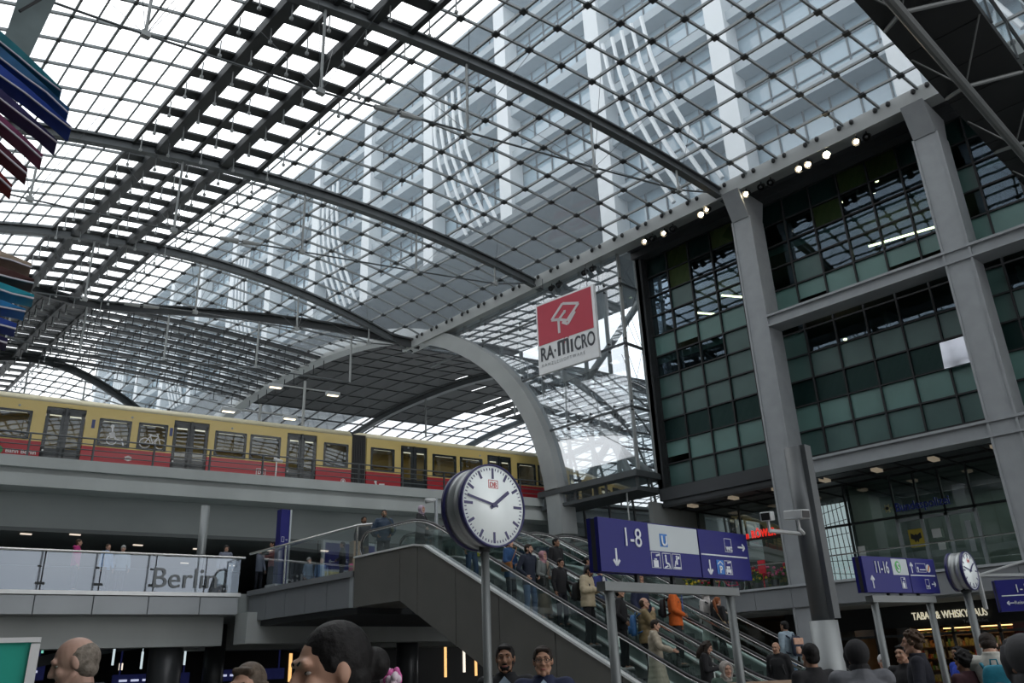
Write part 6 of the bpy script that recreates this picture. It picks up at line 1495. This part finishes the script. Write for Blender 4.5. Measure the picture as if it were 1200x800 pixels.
J = person(on(16.3, 14.0), DOWN, 'person in a blue jacket with white panels behind the beige jacket', 1.60, 'light', ('short', 'black'), ('jacket', (.02, .03, .15)), inner=(.6, .6, .6), arms='rail')
person(on(14.9, 12.25), -60, 'person all in black with white shoes behind the left sign post', 1.74, 'tan', ('short', 'black'), ('jacket', BLK), legs=BLK, shoes=(.6, .6, .6), fat=1.1, arms='pocket')
J = person(on(14.72, 11.45), -50, 'bald man with glasses in a tan quilted jacket, hand at his mouth', 1.78, 'light', ('bald', 'brown'), ('puffer', (.20, .145, .065)), legs=BLK, glasses=True, arms=('bag', 'face'))
backpack(J, (.02, .10, .26), 'blue backpack on the bald man in the tan jacket', z=1.2)
carrybag(Vector((14.42, 11.15, 1.98)), [(.62, .62, .62), (.55, .02, .06)], 'white carrier bag with a red patch held by the bald man', w=.30, h=.26, az=30)
person(on(14.2, 10.85), -55, 'woman in a long beige quilted coat reaching for the handrail', 1.62, 'light', ('short', 'dark'), ('longpuffer', (.38, .33, .25)), legs=BLK, arms=('rail', 'rail'), pitch=12)
person(on(16.5, 12.9), DOWN, 'tall person in a navy jacket mostly behind the large sign', 1.84, 'tan', ('short', 'black'), ('jacket', (.012, .018, .05)), fat=1.15)
J = person(on(17.0, 12.3), -60, 'man in a bright orange jacket over blue, with black trousers', 1.92, 'brown', ('short', 'black'), ('jacket', (.62, .12, .015)), legs=BLK, inner=(.06, .09, .40), arms=('down', 'hold'), beard='black', fat=1.12)
backpack(J, BLK, 'black backpack behind the orange jacket', z=1.22)
J = person(on(14.8, 10.1), -60, 'woman with dark wavy hair in a black coat looking at her phone', 1.68, 'light', ('wavy', 'dark'), ('longcoat', BLK), legs=BLK, arms='phone', pitch=25)
phone(J, 'phone in the hands of the woman in the black coat')
J = person(on(18.85, 12.6), 75, 'person in a white hooded coat riding up on the rear escalator', 1.66, 'light', ('hood', (.52, .49, .47)), ('longcoat', (.50, .48, .46)), legs=BLK)
backpack(J, BLK, 'black backpack slung on the white coat', w=.24, h=.34, z=1.25)
J = person(on(18.7, 12.2), -15, 'red-haired woman in a black jacket walking on the rear escalator', 1.62, 'light', ('ponytail', 'red'), ('jacket', BLK), legs=BLK, stance='walk', arms='down', hem=.72)
satchel(J, (.25, .18, .10), 'tan handbag slung across the black jacket of the red-haired woman', 1, 1.0)
person((11.25, 7.35, 0), -120, 'woman in a patterned grey headscarf and dark green quilted jacket', 1.62, 'light', ('hijab', (.34, .31, .28)), ('puffer', (.03, .065, .045)), arms='hold', pitch=10)
J = person(on(17.0, 9.75), 185, 'balding man in a black jacket facing left at the foot of the escalators', 1.78, 'tan', ('bald', 'dark'), ('jacket', BLK), legs=(.03, .06, .16), fat=1.1, pitch=6)
backpack(J, BLK, 'black backpack on the balding man at the foot of the escalators', w=.28, z=1.15)
J = person(on(19.2, 10.7), 80, 'man in a pale denim jacket and jeans seen from behind', 1.78, 'tan', ('short', 'black'), ('jacket', (.28, .36, .42)), legs=(.10, .18, .32), fat=1.08, collar=True)
backpack(J, (.02, .03, .06), 'navy backpack with a peach flap on the denim jacket', w=.34, h=.46, z=1.18, flap=(.60, .36, .26))
# ---- behind the balcony and on the walkway
person((8.5, 29.75, 4.5), -20, 'child in a pink top with light hair looking over the balcony', 1.66, 'light', ('short', 'brown'), ('hoodie', (.55, .04, .22)))
person((9.65, 30.4, 4.5), -70, 'person in a light blue top behind the balcony glass', 1.66, 'light', ('short', 'brown'), ('jacket', (.2, .35, .6)))
person((10.2, 30.5, 4.5), -110, 'person in a grey blue top next to the light blue one behind the glass', 1.66, 'light', ('beanie', (.35, .36, .34)), ('jacket', (.25, .33, .42)))
person((13.2, 28.85, 4.5), -100, 'dark-haired person at the right end of the balcony glass', 1.64, 'light', ('curly', 'black'), ('jacket', (.2, .22, .28)))
person((14.35, 27.55, 4.5), 160, 'person in a pink shirt and black trousers by the blue totem', 1.70, 'tan', ('short', 'black'), ('jacket', (.45, .16, .16)), legs=BLK, arms='phone')
person((16.3, 28.3, 4.5), -130, 'person with brown hair in a dark jacket low behind the walkway glass', 1.25, 'light', ('short', 'brown'), ('jacket', (.03, .04, .06)))
person((16.4, 26.2, 4.5), 150, 'person in black carrying a bag near the yellow poster', 1.66, 'tan', ('short', 'black'), ('jacket', BLK), arms='hold')
